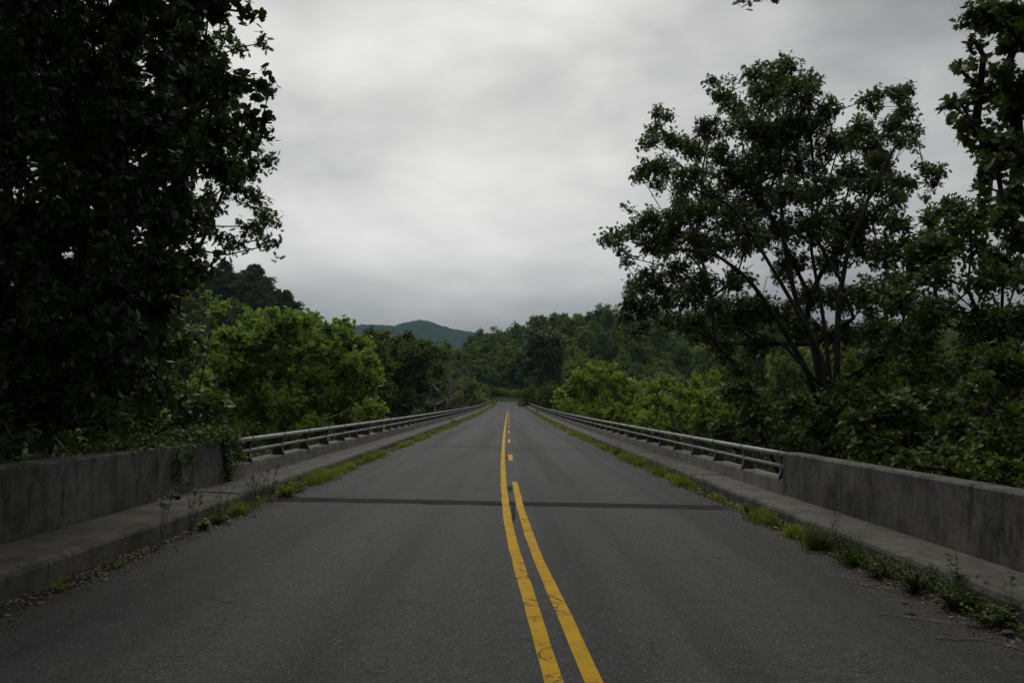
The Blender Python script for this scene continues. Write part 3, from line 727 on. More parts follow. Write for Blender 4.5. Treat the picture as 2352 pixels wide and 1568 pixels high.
# oaks added out of view behind and beside the viewpoint, shading the near road
def rough_tree(x, y, h, r, seed, label, extra=None):
    rg = np.random.default_rng(seed); g = float(gz(x, y)); bl = []
    for k in range(34):
        q = ball(1, rg, .4)[0]; bl.append((np.array([x + q[0] * r, y + q[1] * r, g + h * .68 + q[2] * h * .32]), r * .36, .2, 2.4))
    bl = [b for b in bl if not (b[0][1] > .5 and b[0][2] < CAM_H + .53 * b[0][1] + b[1] + .5 and abs(b[0][0]) < 8)] + (extra or [])
    tree('oak_tree', label, 'tree', [(x, y, g - .3), (x, y, g + h * .25), (x + .3, y, g + h * .5)], .3, bl, T_OAK, .17, 2.4, 8, MT['oak'], MT['bark'], seed, twig_r=.006, spread=.10)
rough_tree(-7.5, -5.5, 15, 7.4, 41, 'unseen tall oak added for shade behind the viewpoint left of the road')
rough_tree(7.6, -6.5, 15, 7.4, 42, 'unseen tall oak added for shade behind the viewpoint right of the road')
rough_tree(10.5, 4.0, 13, 4.8, 43, 'oak beside the viewpoint over the right wall, one leafy twig tip showing at the top',
           [(P(1735, -16, 7), .10, 4, .55), (P(1712, -4, 7), .05, 3, .5), (P(1765, -30, 7), .12, 4, .55), (P(1850, -120, 7), .4, .4, 1), (P(2000, -260, 6.5), .5, .4, 1), (P(2150, -420, 6), .5, .3, 1)] + above(rg, 26, (1.5, 10), (-3, 7.5), (6.2, 11), 1.3, dk=.2))  # only the twig tip shows; the boughs overhead are added to shade the road
rough_tree(-8.0, -14, 15, 7.5, 44, 'unseen oak added for shade farther back on the left of the road')
rough_tree(8.0, -15, 15, 7.5, 45, 'unseen oak added for shade farther back on the right of the road')

# sycamores left of the railing
rg = np.random.default_rng(25)
sy = [(560, 790, 60), (520, 830, 50), (630, 770, 50), (600, 745, 40), (660, 745, 36), (700, 740, 30), (722, 735, 22), (745, 760, 30), (690, 800, 60), (750, 810, 55), (790, 790, 40), (795, 745, 22), (790, 765, 20), (830, 800, 36), (845, 830, 30), (800, 850, 55), (850, 870, 30), (720, 870, 60), (640, 850, 60), (560, 870, 60), (500, 880, 50), (470, 930, 50), (530, 940, 55), (600, 930, 60), (680, 940, 60), (760, 930, 60), (820, 910, 50), (850, 950, 40), (560, 1000, 50), (640, 1000, 50), (720, 990, 50), (800, 980, 50), (860, 990, 36), (480, 990, 50), (520, 770, 30), (480, 800, 34), (600, 800, 50), (570, 730, 22), (625, 722, 20), (670, 722, 16)]
bl = pxblobs(sy, 44, 3.2, rg, back=14)
b0 = P(700, 1080, 44)
tree('sycamore_tree', 'bright green rounded sycamore rising just beyond the left railing', 'tree',
     [(b0[0], 44, gz(b0[0], 44) - .5), (b0[0], 44, -3.5), tuple(P(700, 960, 44))], .2, bl, T_SYC, .25, 3.4, 12, MT['syc'], MT['bark_pale'], 5, droop=-.5, spread=.34, twig_r=.012)
rg = np.random.default_rng(26)
sy = [(478, 690, 20), (508, 690, 12), (490, 720, 16), (470, 870, 30), (430, 900, 40), (330, 880, 50), (390, 910, 50), (450, 930, 40), (280, 940, 50), (350, 970, 55), (420, 1000, 50), (480, 1010, 40), (220, 1000, 50), (290, 1020, 50), (150, 1020, 50), (90, 980, 50), (200, 930, 50), (130, 930, 50), (430, 660, 20), (455, 655, 14)]
bl = pxblobs(sy, 30, 2.2, rg, back=8)
b0 = P(330, 1150, 30)
tree('sycamore_tree', 'sycamore behind the left wall, glimpsed between the drooping dark leaves', 'tree',
     [(b0[0], 30, gz(b0[0], 30) - .5), (b0[0], 30, -2.5), tuple(P(390, 960, 30))], .16, bl, T_SYC, .22, 3., 10, MT['syc'], MT['bark'], 6, droop=.1, spread=.26, twig_r=.01)

# ---------------------------------------------------------------- bushes
def bush(name, label, cat, px, D, ds, T, size, dens, per, mat, seed, group=None, gx_=None, **kw):
    rg = np.random.default_rng(seed); bl = pxblobs(px, D, ds, rg)
    mx = np.mean([b[0] for b in bl], 0); g = float(gz(mx[0], D)) - .1
    return tree(name, label, cat, [(mx[0], D, g), (mx[0], D, g + (mx[2] - g) * .5)], .07, bl, T, size, dens, per, mat, MT['bark'], seed, group, **kw)
rb = [(2140, 905), (2210, 830), (2290, 800), (2400, 770), (2400, 1120), (2250, 1110), (2130, 1090), (1990, 1060), (1930, 1035), (1960, 960), (2050, 925)]
rg = np.random.default_rng(31)
bush('maple_sapling', 'broad-leaved maple sapling leaning on the right wall', 'shrub', fill([(1950, 1045), (1960, 960), (2080, 900), (2190, 900), (2230, 1000), (2180, 1080)], 62, 52, rg), 14.5, 1.2, T_MAPLE, .15, 11, 8, MT['maple'], 51, spread=.16, upn=1.4, droop=.1)
rg = np.random.default_rng(32)
bush('leafy_shrub', 'light green shrub crowding the far right edge behind the wall', 'shrub', fill([(2200, 860), (2260, 810), (2420, 770), (2430, 1110), (2260, 1090), (2190, 1000)], 66, 54, rg), 13, 1.2, T_OVAL, .12, 15, 10, MT['bush'], 52, spread=.15, upn=1.2, droop=.25)
rg = np.random.default_rng(33)
bush('leafy_shrub', 'yellow green shrub just behind the top of the right wall', 'shrub', fill([(2020, 1060), (2080, 1030), (2200, 1030), (2300, 1060), (2420, 1090), (2430, 1150), (2250, 1130)], 46, 34, rg), 10.8, .4, T_OVAL, .10, 22, 9, MT['weed'], 53, spread=.10, upn=1.2, droop=.25)
rg = np.random.default_rng(34)
bush('leafy_shrub', 'dark shrub under the big oak beside the end of the railing', 'shrub', fill([(1640, 1030), (1660, 930), (1720, 870), (1860, 930), (1960, 940), (1960, 1060), (1800, 1040)], 60, 50, rg), 20, 1.8, T_OVAL, .15, 10, 10, MT['maple'], 54, spread=.16)
rg = np.random.default_rng(35)
bush('leafy_shrub', 'mid green shrub behind the big oak trunk', 'shrub', fill([(1900, 950), (1960, 850), (2060, 800), (2200, 790), (2300, 760), (2420, 760), (2420, 900), (2200, 930), (2050, 960)], 66, 56, rg), 22, 2., T_OVAL, .16, 8, 10, MT['bush'], 55, spread=.2)
rg = np.random.default_rng(36)
bush('young_tree', 'leafy young tree between the big oak and the right edge', 'tree', fill([(2060, 520), (2120, 470), (2240, 440), (2340, 520), (2430, 560), (2430, 740), (2250, 760), (2130, 740), (2060, 700), (2030, 600)], 74, 60, rg), 19, 2.2, T_OVAL, .15, 10, 10, MT['maple'], 56, spread=.2, droop=.5)
rg = np.random.default_rng(37)
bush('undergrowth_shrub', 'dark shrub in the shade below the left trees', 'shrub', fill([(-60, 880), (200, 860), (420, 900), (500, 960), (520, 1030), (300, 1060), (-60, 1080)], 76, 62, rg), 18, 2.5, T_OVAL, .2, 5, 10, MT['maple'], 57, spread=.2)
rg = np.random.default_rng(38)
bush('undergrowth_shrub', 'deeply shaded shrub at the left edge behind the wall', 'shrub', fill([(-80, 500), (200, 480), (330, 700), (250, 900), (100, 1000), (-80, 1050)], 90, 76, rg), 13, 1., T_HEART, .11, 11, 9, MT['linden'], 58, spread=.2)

# ---------------------------------------------------------------- middle and far trees
def local_tree(kind, seed, H, R, T, size, dens, per, leafm, barkm, nb=30, low=.30, tr=.22, conic=0., parts=True, name='tree', upn=1.):
    """a tree at the origin: returns its root (Empty with trunk + crown, or one mesh when it only shows small)"""
    rg = np.random.default_rng(seed); bl = []
    for k in range(nb):
        q = nrm(rg.normal(size=3)); q = q * rg.uniform(.45, 1.) ; q[2] = abs(q[2]) if rg.random() < .6 else q[2]
        zz = low + (1 - low) * (.42 + .58 * q[2]) if q[2] > 0 else low + (1 - low) * (.42 + .42 * q[2])
        rr = R * (1 - conic * (zz - low) / (1 - low))
        bl.append((np.array([q[0] * rr * .8, q[1] * rr * .8, zz * H - R * .12]), R * rg.uniform(.24, .38)))
    wd = MB(); cr = MB()
    trunk = [(0, 0, -.5), (.1, 0, H * .3), (.2, .1, H * .6)]
    nodes, par, rad, ntr = skeleton(trunk, tr, bl, rg)
    wd.path(nodes[:ntr], rad[:ntr], 7)
    i = np.arange(ntr, len(nodes)); pr = np.array(par)[i]; wd.tubes(nodes[pr], nodes[i], np.minimum(rad[pr], rad[i] * 1.35), rad[i], 4)
    crown_from_blobs(wd, cr, bl, T, size, dens, per, rg, spread=size * 1.4, upn=upn, droop=.1, twig_r=.015)
    if parts:
        root = thing(name, None, None)
        wd.build('trunk', barkm, root, True); cr.build('crown', leafm, root)
        return root
    both = MB(); both.v = cr.v + [a for a in wd.v]; both.l = cr.l + [a + cr.nv for a in wd.l]; both.z = cr.z + wd.z
    both.mi = cr.mi + [a + 1 for a in wd.mi]; both.nv = cr.nv + wd.nv
    return both.build(name, [leafm, barkm])

def local_pine(seed, H, R, name='pine_tree', sparse=1.):
    rg = np.random.default_rng(seed); wd = MB(); cr = MB()
    wd.path([(0, 0, -.5), (.05, 0, H * .5), (0, .05, H)], [.24, .15, .03], 7, 1)
    P0, P1, LP, LD = [], [], [], []
    z = H * .25
    while z < H * .985:
        t = (z - H * .25) / (H * .75); L = R * (1 - t ** 2.2) ** .8 * (.55 + .45 * min(1, t * 3 + .3)) * rg.uniform(.7, 1.1)
        for a in rg.uniform(0, 2 * pi) + np.arange(6) * 2 * pi / 6 + rg.normal(size=6) * .3:
            if rg.random() > sparse: continue
            l = max(.5, L * rg.uniform(.6, 1.15)); e = np.array([math.cos(a) * l, math.sin(a) * l, l * rg.uniform(.0, .35)])
            p = np.array([0, 0, z + rg.uniform(-.2, .2)]); P0.append(p); P1.append(p + e)
            n = int(9 + l * 15); s_ = rg.uniform(.35, 1.05, n); q = p + e * s_[:, None] + rg.normal(size=(n, 3)) * (.13 * l, .13 * l, .20)
            LP.append(np.repeat(q, 3, 0)); d = nrm(e)[None] * .6 + rg.normal(size=(n * 3, 3)) * .5; d[:, 2] += .25; LD.append(d)
        z += rg.uniform(.45, .8)
    wd.tubes(np.array(P0), np.array(P1), .05, .015, 3, 1)
    LP = np.concatenate(LP); LD = np.concatenate(LD); u = rg.normal(size=LP.shape) * .6; u[:, 2] += 1
    cr.leaves(T_NEEDLE, LP, LD, u, .55 * rg.uniform(.7, 1.3, len(LP)))
    cr.v += wd.v; cr.l += [a + cr.nv for a in wd.l]; cr.z += wd.z; cr.mi += wd.mi; cr.nv += wd.nv
    return cr.build(name, [MT['pine'], MT['bark_grey']])

used = set()
def put(proto, x, y, s, rz, label, cat, group=None, base=None, sz=None, name=None):
    o = proto if id(proto) not in used else copy_tree(proto); used.add(id(proto))
    if o.name != proto.name and 'group' in o: del o['group']
    o.location = (x, y, float(gz(x, y)) - .3 if base is None else base); o.scale = (s, s, sz or s); o.rotation_euler = (0, 0, rz)
    return tag(o, label, cat, group)
def put_px(proto, H, px, ptop, D, width_px, R, rz, label, cat, group=None):
    """stand a tree at distance D so that its crown reaches a surveyed height"""
    t = P(px, ptop, D); g = float(gz(t[0], D)) - .3
    s = width_px / FPX * D / (2 * R); sz = (t[2] - g) / H
    return put(proto, t[0], D, s, rz, label, cat, group, g, sz)

A = [local_tree('a', 100 + k, 16, 6.2, T_CLUMP, .34, .75, 12, MT['mid'], MT['bark_grey'], nb=52) for k in range(3)]
Lm = local_tree('l', 110, 15, 5.2, T_CLUMP, .26, 1.3, 12, MT['lime'], MT['bark_grey'], nb=72, low=.12)
Dk = local_tree('d', 112, 24, 8.4, T_QUAD, .5, .30, 12, MT['oak'], MT['bark'], nb=60, low=.1)
Bu = [local_tree('b', 113 + k, 6, 3.6, T_QUAD, .28, .7, 10, MT['bush'], MT['bark'], nb=22, low=.05, tr=.1, name='bush') for k in range(2)]
# right of the bridge
def far_tree(name, label, px, D, ds, T, size, dens, per, mat, bark, seed, tr=.25, **kw):
    rg = np.random.default_rng(seed); bl = pxblobs(px, D, ds, rg, back=8); mx = np.mean([q[0] for q in bl], 0); g = float(gz(mx[0], D)) - .3
    return tree(name, label, 'tree', [(mx[0], D, g), (mx[0], D, g + (mx[2] - g) * .4), (mx[0] + .3, D, g + (mx[2] - g) * .8)], tr, bl, T, size, dens, per, mat, bark, seed, **kw)
far_tree('broadleaf_tree', 'dome-shaped bright green tree right of the bridge, taller than its neighbours', [(1300, 935, 36), (1308, 900, 28), (1328, 868, 26), (1355, 848, 24), (1380, 842, 20), (1402, 852, 24), (1430, 874, 28), (1452, 895, 34), (1462, 930, 38), (1400, 890, 50), (1355, 900, 50), (1300, 965, 44), (1380, 950, 50), (1430, 960, 50), (1330, 965, 46), (1375, 865, 34), (1290, 905, 20)], 86, 4.5, T_SYC, .40, .75, 12, MT['lime'], MT['bark_grey'], 201, droop=-.4, spread=.5, twig_r=.015)
far_tree('broadleaf_tree', 'lobed yellow green tree between the dome-shaped one and the big oak', [(1500, 888, 26), (1528, 880, 24), (1485, 930, 34), (1520, 930, 40), (1560, 898, 26), (1600, 880, 26), (1640, 872, 24), (1662, 910, 34), (1620, 920, 44), (1570, 940, 44), (1500, 970, 44), (1560, 980, 44), (1620, 970, 44), (1670, 960, 40), (1480, 965, 30), (1700, 930, 40), (1580, 910, 30)], 60, 4, T_SYC, .30, 1.3, 12, MT['lime'], MT['bark_grey'], 202, droop=-.4, spread=.4, twig_r=.012)
far_tree('broadleaf_tree', 'pale silvery green treetop behind the yellow green trees', [(1500, 880, 26), (1530, 868, 24), (1560, 876, 24), (1520, 900, 30), (1490, 900, 22)], 98, 3, T_QUAD, .30, 1.2, 10, MT['silver'], MT['bark_grey'], 203, spread=.4, twig_r=.012)
far_tree('broadleaf_tree', 'tall full-crowned tree in the middle distance left of the bridge, rightmost of the tall pair', [(905, 784, 26), (940, 780, 26), (970, 792, 24), (995, 805, 26), (1008, 845, 26), (960, 825, 42), (920, 820, 44), (920, 870, 46), (970, 880, 42), (1000, 890, 30), (940, 808, 34), (945, 920, 40), (990, 930, 34)], 118, 5, T_SYC, .46, .62, 12, MT['mid'], MT['bark_grey'], 204, spread=.6, twig_r=.02)
far_tree('broadleaf_tree', 'tall full-crowned tree directly right of the bright sycamore', [(835, 780, 20), (855, 768, 22), (880, 772, 22), (870, 800, 30), (845, 830, 34), (885, 835, 36), (870, 870, 40), (850, 910, 36), (890, 900, 36), (825, 800, 22)], 108, 4, T_SYC, .44, .66, 12, MT['mid'], MT['bark_grey'], 205, spread=.6, twig_r=.02)
put_px(Bu[0], 6, 1560, 960, 42, 130, 3.6, 1.0, 'low bright bush below the yellow green trees by the right railing', 'bush')
put_px(Dk, 24, 1245, 742, 225, 150, 8.4, 0, 'large dark tree standing right of the far end of the bridge', 'tree')
put_px(A[0], 16, 1225, 880, 170, 90, 6.2, 1, 'mid green tree low beside the far right parapet', 'tree')
put_px(A[1], 16, 1270, 872, 150, 90, 6.2, 2, 'mid green tree between the dark tree and the dome-shaped tree', 'tree')
# left of the bridge
put_px(A[1], 16, 985, 790, 128, 90, 6.2, 4.5, 'narrower tree leaning beside the tall pair left of the bridge', 'tree')
put_px(A[1], 16, 800, 775, 125, 150, 6.2, 4.5, 'tree standing behind the bright sycamore', 'tree')
for k, (px, py, D, w) in enumerate([(900, 905, 66, 110), (960, 900, 80, 90), (1015, 900, 95, 80), (1060, 892, 115, 80), (1100, 905, 140, 50), (880, 960, 52, 90)]):
    put_px(Bu[k % 2], 6, px, py, D, w, 3.6, k * 1.3, ['rounded bush right beside the sycamore above the left rail', 'second bush from the sycamore along the left rail', 'third bush from the sycamore along the left rail', 'fourth bush from the sycamore along the left rail', 'small bush near the far end of the left rail', 'bush directly under the sycamore behind the left rail'][k], 'bush', 'bushes growing up beside the left rail')
for k, (px, py, D, w) in enumerate([(1075, 862, 170, 110), (1110, 880, 185, 70), (1050, 850, 190, 100), (1010, 850, 165, 90)]):
    put_px(Lm if k < 2 else A[k % 3], 15 if k < 2 else 16, px, py, D, w, 5.2 if k < 2 else 6.2, k, ['light green tree left of the road near the far end of the bridge', 'small light green tree closest to where the road disappears', 'mid green tree behind the light green ones left of the road', 'mid green tree below the thin grey trees left of the road'][k], 'tree')
# thin grey nearly leafless trees
def bare_tree(seed, H):
    rg = np.random.default_rng(seed); bl = []
    for k in range(16): q = ball(1, rg)[0]; bl.append((np.array([q[0] * 3, q[1] * 3, H * .68 + q[2] * H * .3]), .8, 0, 1))
    nodes, par, rad, ntr = skeleton([(0, 0, -.4), (.2, 0, H * .35), (.3, .2, H * .65)], .16, bl, rg)
    wd = MB(); wd.path(nodes[:ntr], rad[:ntr], 6); i = np.arange(ntr, len(nodes)); pr = np.array(par)[i]; wd.tubes(nodes[pr], nodes[i], rad[pr], rad[i], 4)
    for c, r, *_ in bl:
        tp = c + ball(14, rg) * r * 1.6; wd.tubes(np.repeat(c[None], 14, 0), tp, .03, .012, 3)
    return wd.build('bare_tree', MT['bark_pale'])
BT = bare_tree(7, 13)
for k, (px, py, D) in enumerate([(1045, 805, 150), (1066, 830, 155), (1028, 820, 146), (1005, 860, 100)]):
    t = P(px, py, D); g = float(gz(t[0], D)); put(BT, t[0], D, .9, k * 1.7, 'thin grey nearly leafless tree left of the road beyond the tall trees', 'tree', 'thin bare trees left of the road', g, (t[2] - g) / 13)

# hillsides: individually standing trees, then the brush between them
HT = [local_tree('h', 120 + k, 15, 6.4, T_QUAD, .55, .23, 12, MT['hill'], MT['bark_grey'], nb=40, low=.12, parts=False, name='hillside_tree', tr=.2, conic=.3 * (k == 1)) for k in range(4)]
PT = [local_pine(130, 19, 6.2), local_pine(131, 17, 5.4), local_pine(133, 20, 5.0, sparse=.8)]
rg = np.random.default_rng(77); cnt = 0; spots = []
def scatter(n, xr, yr, dmin, ok=lambda x, y: True):
    out = []
    for _ in range(60000):
        if len(out) >= n: break
        x, y = rg.uniform(*xr), rg.uniform(*yr)
        if not ok(x, y): continue
        if all((x - a) ** 2 + (y - b) ** 2 > dmin * dmin for a, b in spots): spots.append((x, y)); out.append((x, y))
    return out
vis = lambda x, y: abs(x) > (9 if y < 262 else 3)
for k, (x, y) in enumerate(scatter(150, (-46, 175), (236, 470), 10.5, lambda x, y: vis(x, y) and x > -.11 * y - 6 and x < .38 * y)):
    pine = rg.random() < .10
    pr = PT[rg.integers(3)] if pine else HT[rg.integers(4)]
    s = rg.uniform(.75, 1.25) * (.62 if pine else 1)
    put(pr, x, y, s, rg.uniform(0, 6.3), 'dark pine poking up among the round crowns on the wooded ridge right of the road' if pine else 'round-crowned tree among those covering the wooded ridge right of the road', 'pine' if pine else 'tree', 'pines on the right ridge' if pine else 'trees covering the right ridge', None, s * rg.uniform(.85, 1.2))
for k, (px, py, D) in enumerate([(1240, 738, 440), (1135, 762, 400), (1268, 742, 430), (1355, 724, 450), (1222, 750, 420)]):
    t = P(px, py, D); g = float(gz(t[0], D)); put(PT[k % 3], t[0], D, .9, k, 'tall pine standing clear of the crowns on the skyline of the right ridge', 'pine', 'pines on the skyline of the right ridge', g, max(.5, (t[2] - g) / 19))
for k, (x, y) in enumerate(scatter(62, (-165, -52), (224, 330), 8.5, lambda x, y: x < -.235 * y)):
    s = rg.uniform(.8, 1.15); pine = rg.random() < .62 and x < -62
    put(PT[rg.integers(3)] if pine else HT[rg.integers(4)], x, y, s * (1.1 if pine else .8), rg.uniform(0, 6.3), 'tall pine on the steep wooded hill at left' if pine else 'round leafy tree on the steep wooded hill at left', 'pine' if pine else 'tree', 'pines on the left hill' if pine else 'leafy trees on the left hill', None, s * .95 * (1 if pine else .8))
for k, (px, py, D, w) in enumerate([(575, 622, 290, 78), (535, 628, 285, 70), (610, 640, 292, 60), (500, 645, 280, 60), (640, 668, 295, 44), (662, 682, 300, 40), (682, 715, 300, 36), (470, 640, 285, 60), (590, 660, 272, 60), (545, 672, 262, 60), (630, 700, 276, 50), (430, 650, 290, 70), (510, 690, 262, 50), (655, 722, 282, 44), (575, 700, 258, 50)]):
    t = P(px, py, D); g = float(gz(t[0], D)); r = w / 2 / FPX * D; put(PT[k % 2] if k < 9 or k == 11 else HT[k % 4], t[0], D, r / 5.6, k * 1.9, 'broad dark pine on the crest of the steep wooded hill at left' if k < 9 or k == 11 else 'round tree just below the crest of the steep wooded hill at left', 'pine' if k < 9 or k == 11 else 'tree', 'pines along the left crest' if k < 9 or k == 11 else 'trees below the left crest', g - .5, max(.4, (t[2] - g + .5) / 18))
# trees closing the view at the end of the road
for k, (x, y, s) in enumerate([(-11, 218, .62), (-13, 232, .8), (-10, 246, .8), (-9, 262, .9), (12, 214, .55), (14, 228, .8), (12, 244, .9), (11, 262, 1.), (-4, 300, 1.1), (4, 296, 1.1), (10, 288, 1.1), (-12, 290, 1.1), (0, 318, 1.2), (-2, 284, .9), (4, 280, .9), (-6, 276, .8), (1, 300, 1.1), (7, 300, 1.1), (-9, 306, 1.1), (-18, 250, .9), (20, 250, 1.), (-8, 322, 1.2), (9, 318, 1.2)]):
    put(HT[k % 4], x, y, s, k * 1.1, 'shadowed tree closing in round the far end of the road', 'tree', 'trees round the far end of the road', float(gz(x, y)) - .5, s)
# trees on the valley floor both sides, and up the field side at right
def low_trees(n, xr, yr, dmin, maxtop, label, group, protos, cond=lambda x, y: True):
    for x, y in scatter(n, xr, yr, dmin, cond):
        g = float(gz(x, y)) - .3; s = rg.uniform(.75, 1.1); top = maxtop(x, y) * rg.uniform(.8, 1.) + CAM_H
        put(protos[rg.integers(len(protos))], x, y, s, rg.uniform(0, 6.3), label, 'tree', group, g, max(.35, min(1.2, (top - g) / 16)))
low_trees(26, (-75, -20), (62, 205), 9, lambda x, y: y * .085, 'one of the green trees on the valley floor left of the bridge', 'valley trees left of the bridge', A)
low_trees(12, (-46, -17), (122, 205), 8, lambda x, y: y * .045, 'low green tree left of the bridge near its far end', 'low trees left near the far end', A, lambda x, y: x > -.15 * y - 6)
low_trees(56, (22, 130), (44, 215), 8.5, lambda x, y: y * .10, 'one of the green trees on the slope beyond the big oak', 'trees beyond the big oak', A, lambda x, y: x > y * .22 + 6)
low_trees(14, (14, 60), (95, 215), 9, lambda x, y: y * .018, 'one of the green trees on the valley floor right of the bridge', 'valley trees right of the bridge', A, lambda x, y: .10 * y < x < y * .3)

for pr in A + [Lm, Dk, BT] + Bu + HT + PT:
    if id(pr) not in used:
        for ch in list(pr.children): bpy.data.objects.remove(ch)
        bpy.data.objects.remove(pr)
def woods(name, label, n, xr, yr, ok, size, hmax, mat, seed):
    rg = np.random.default_rng(seed); x = rg.uniform(*xr, n); y = rg.uniform(*yr, n)
    k = ok(x, y); x = x[k]; y = y[k]; h = (.4 + .6 * (np.sin(x * .5) * np.cos(y * .43) * .5 + .5)) * hmax
    p = np.stack([x, y, gz(x, y) + h * rg.random(len(x)) ** .5], 1); d = rg.normal(size=p.shape); u = rg.normal(size=p.shape) * .6; u[:, 2] += 1
    m = MB(); m.leaves(T_CLUMP, p, d, u, size * rg.uniform(.6, 1.3, len(x))); return tag(m.build(name, mat), label, kind='stuff')
woods('woods', 'unbroken leafy brush filling in between the trees on the right ridge', 60000, (-60, 260), (232, 560), lambda x, y: (np.abs(x) > np.where(y < 290, 8, 0)) & (x > -.12 * y - 14), 1.5, 6, MT['hill'], 1)
woods('woods', 'unbroken leafy brush filling in between the trees on the left hill', 26000, (-190, -45), (212, 360), lambda x, y: x < -.2 * y, 1.2, 5, MT['hill'], 2)
woods('undergrowth', 'dense undergrowth covering the valley banks beside the bridge', 60000, (-70, 70), (34, 215), lambda x, y: (np.abs(x) > 6.2), .6, 2.2, MT['bush'], 3)
woods('undergrowth', 'leafy undergrowth on the near banks behind the walls', 60000, (-16, 16), (7, 36), lambda x, y: (np.abs(x) > 5.6), .16, .9, MT['bush'], 4)
woods('woods', 'dark brush where the road disappears between the trees', 7000, (-14, 14), (262, 300), lambda x, y: (np.abs(x + .0011 * (y - 215) ** 2 - .5) > np.where(y < 268, 3.2, 0)), .6, 3, MT['hill'], 5)
# ---------------------------------------------------------------- verge grass, weeds, vine, litter
def blades(mb, pos, h, w, rg, lean=.5, mi=0):
    n = len(pos); a = rg.uniform(0, 2 * pi, n); d = np.stack([np.cos(a), np.sin(a), 0 * a], 1); s = np.stack([-np.sin(a), np.cos(a), 0 * a], 1)
    h = np.broadcast_to(h, n) * rg.uniform(.5, 1.15, n); w = np.broadcast_to(w, n) * rg.uniform(.7, 1.2, n); l = lean * rg.uniform(.1, 1.2, n)
    V = []
    for t, q in ((0, 1.), (.45, .9), (.8, .55), (1., 0.)):
        c = pos + d * (h * l * t ** 2)[:, None]; c[:, 2] += h * (t - .25 * l * t * t)
        if q > 0: V += [c - s * (w * q)[:, None], c + s * (w * q)[:, None]]
        else: V += [c]
    V = np.stack(V, 1)
    F = np.array([0, 1, 3, 2, 2, 3, 5, 4, 4, 5, 6]); k = np.arange(n)[:, None] * 7
    mb.add(V, (F[None] + k), np.tile([4, 4, 3], n), mi)
def verge(sx, y0, y1, seed, label, thin):
    rg = np.random.default_rng(seed); m = MB()
    for a, b, per, w, h in ((y0, 14, 620, .0040, .21), (14, 26, 460, .0055, .21), (26, 50, 260, .009, .19), (50, 100, 140, .016, .17), (100, BR_END + 6, 80, .03, .16)):
        if b <= a: continue
        n = int((b - a) * per); y = rg.uniform(a, b, n)
        dens = np.clip(.42 + .65 * np.sin(y * 1.9 + seed) * np.cos(y * .83) + .35 * np.sin(y * 5.3 + 1) + .25 * np.sin(y * .37 + seed * 2), .04, 1) * (1 if a >= 14 else thin)
        k = rg.random(n) < dens; y = y[k]; dd = dens[k]; n = len(y)
        x = 3.585 - np.abs(rg.normal(size=n)) * (.05 + .10 * dd) * (1 + .5 * ss(y, 20, 80))
        p = np.stack([sx * x + road_x(y), y, road_z(y) - .005], 1)
        blades(m, p, h * (.45 + .8 * dd), w, rg, .9)
    # broadleaf rosettes among the blades
    n = int((30 - y0) * 60); y = rg.uniform(y0, 45, n); p = np.stack([sx * (3.56 - np.abs(rg.normal(size=n)) * .09), y, road_z(y) + rg.random(n) * .09], 1)
    d = rg.normal(size=p.shape); d[:, 2] = .3; u = rg.normal(size=p.shape) * .4; u[:, 2] += 1
    m.leaves(T_OVAL, p, d, u, .055 * rg.uniform(.6, 1.4, n))
    return tag(m.build('grass', MT['grass']), label, kind='stuff')
verge(1, 9.2, 200, 3, 'yellow green grass growing in the gutter along the right kerb', .9)
verge(-1, 9.8, 200, 4, 'yellow green grass growing in the gutter along the left kerb', .55)

def soil(sx, seed, label):
    rg = np.random.default_rng(seed); ys = np.arange(-5, 60, .12); n = len(ys)
    wd = .14 + .07 * np.sin(ys * .9 + seed) + np.interp(ys, ys, rg.normal(size=n) * .025); wd = np.maximum(wd, .03)
    m = MB(); strip(m, ys, sx * (3.598 - wd), sx * 3.598 + 0 * ys, road_z(ys) + .0055) if sx > 0 else strip(m, ys, -3.598 + 0 * ys, -(3.598 - wd), road_z(ys) + .0055)
    # crumbs, needles and bits of stalk
    k = 9000; y = np.abs(rg.normal(size=k)) * 16 + 3.5; x = 3.59 - np.abs(rg.normal(size=k)) * .12
    p = np.stack([sx * x, y, road_z(y) + .008], 1); d = rg.normal(size=p.shape); d[:, 2] *= .15; u = rg.normal(size=p.shape) * .3; u[:, 2] += 1
    m.leaves(T_NEEDLE, p, d, u, .012 + .045 * rg.random(k) ** 3, 1)
    k = 3800; y = np.abs(rg.normal(size=k)) * 14 + 3.5; x = 3.57 - np.abs(rg.normal(size=k)) * .26; p = np.stack([sx * x, y, road_z(y) + .006], 1)
    m.leaves(T_CLUMP, p, rg.normal(size=p.shape), rg.normal(size=p.shape) * .3 + np.array([0, 0, 1]), .012 * rg.uniform(.4, 1.5, k), 2)
    return tag(m.build('debris', [MT['soil'], MT['twig'], MT['deadleaf']]), label, kind='stuff')
soil(1, 1, 'dark soil and plant crumbs lying along the right kerb')
soil(-1, 2, 'dark soil and plant crumbs lying along the left kerb')

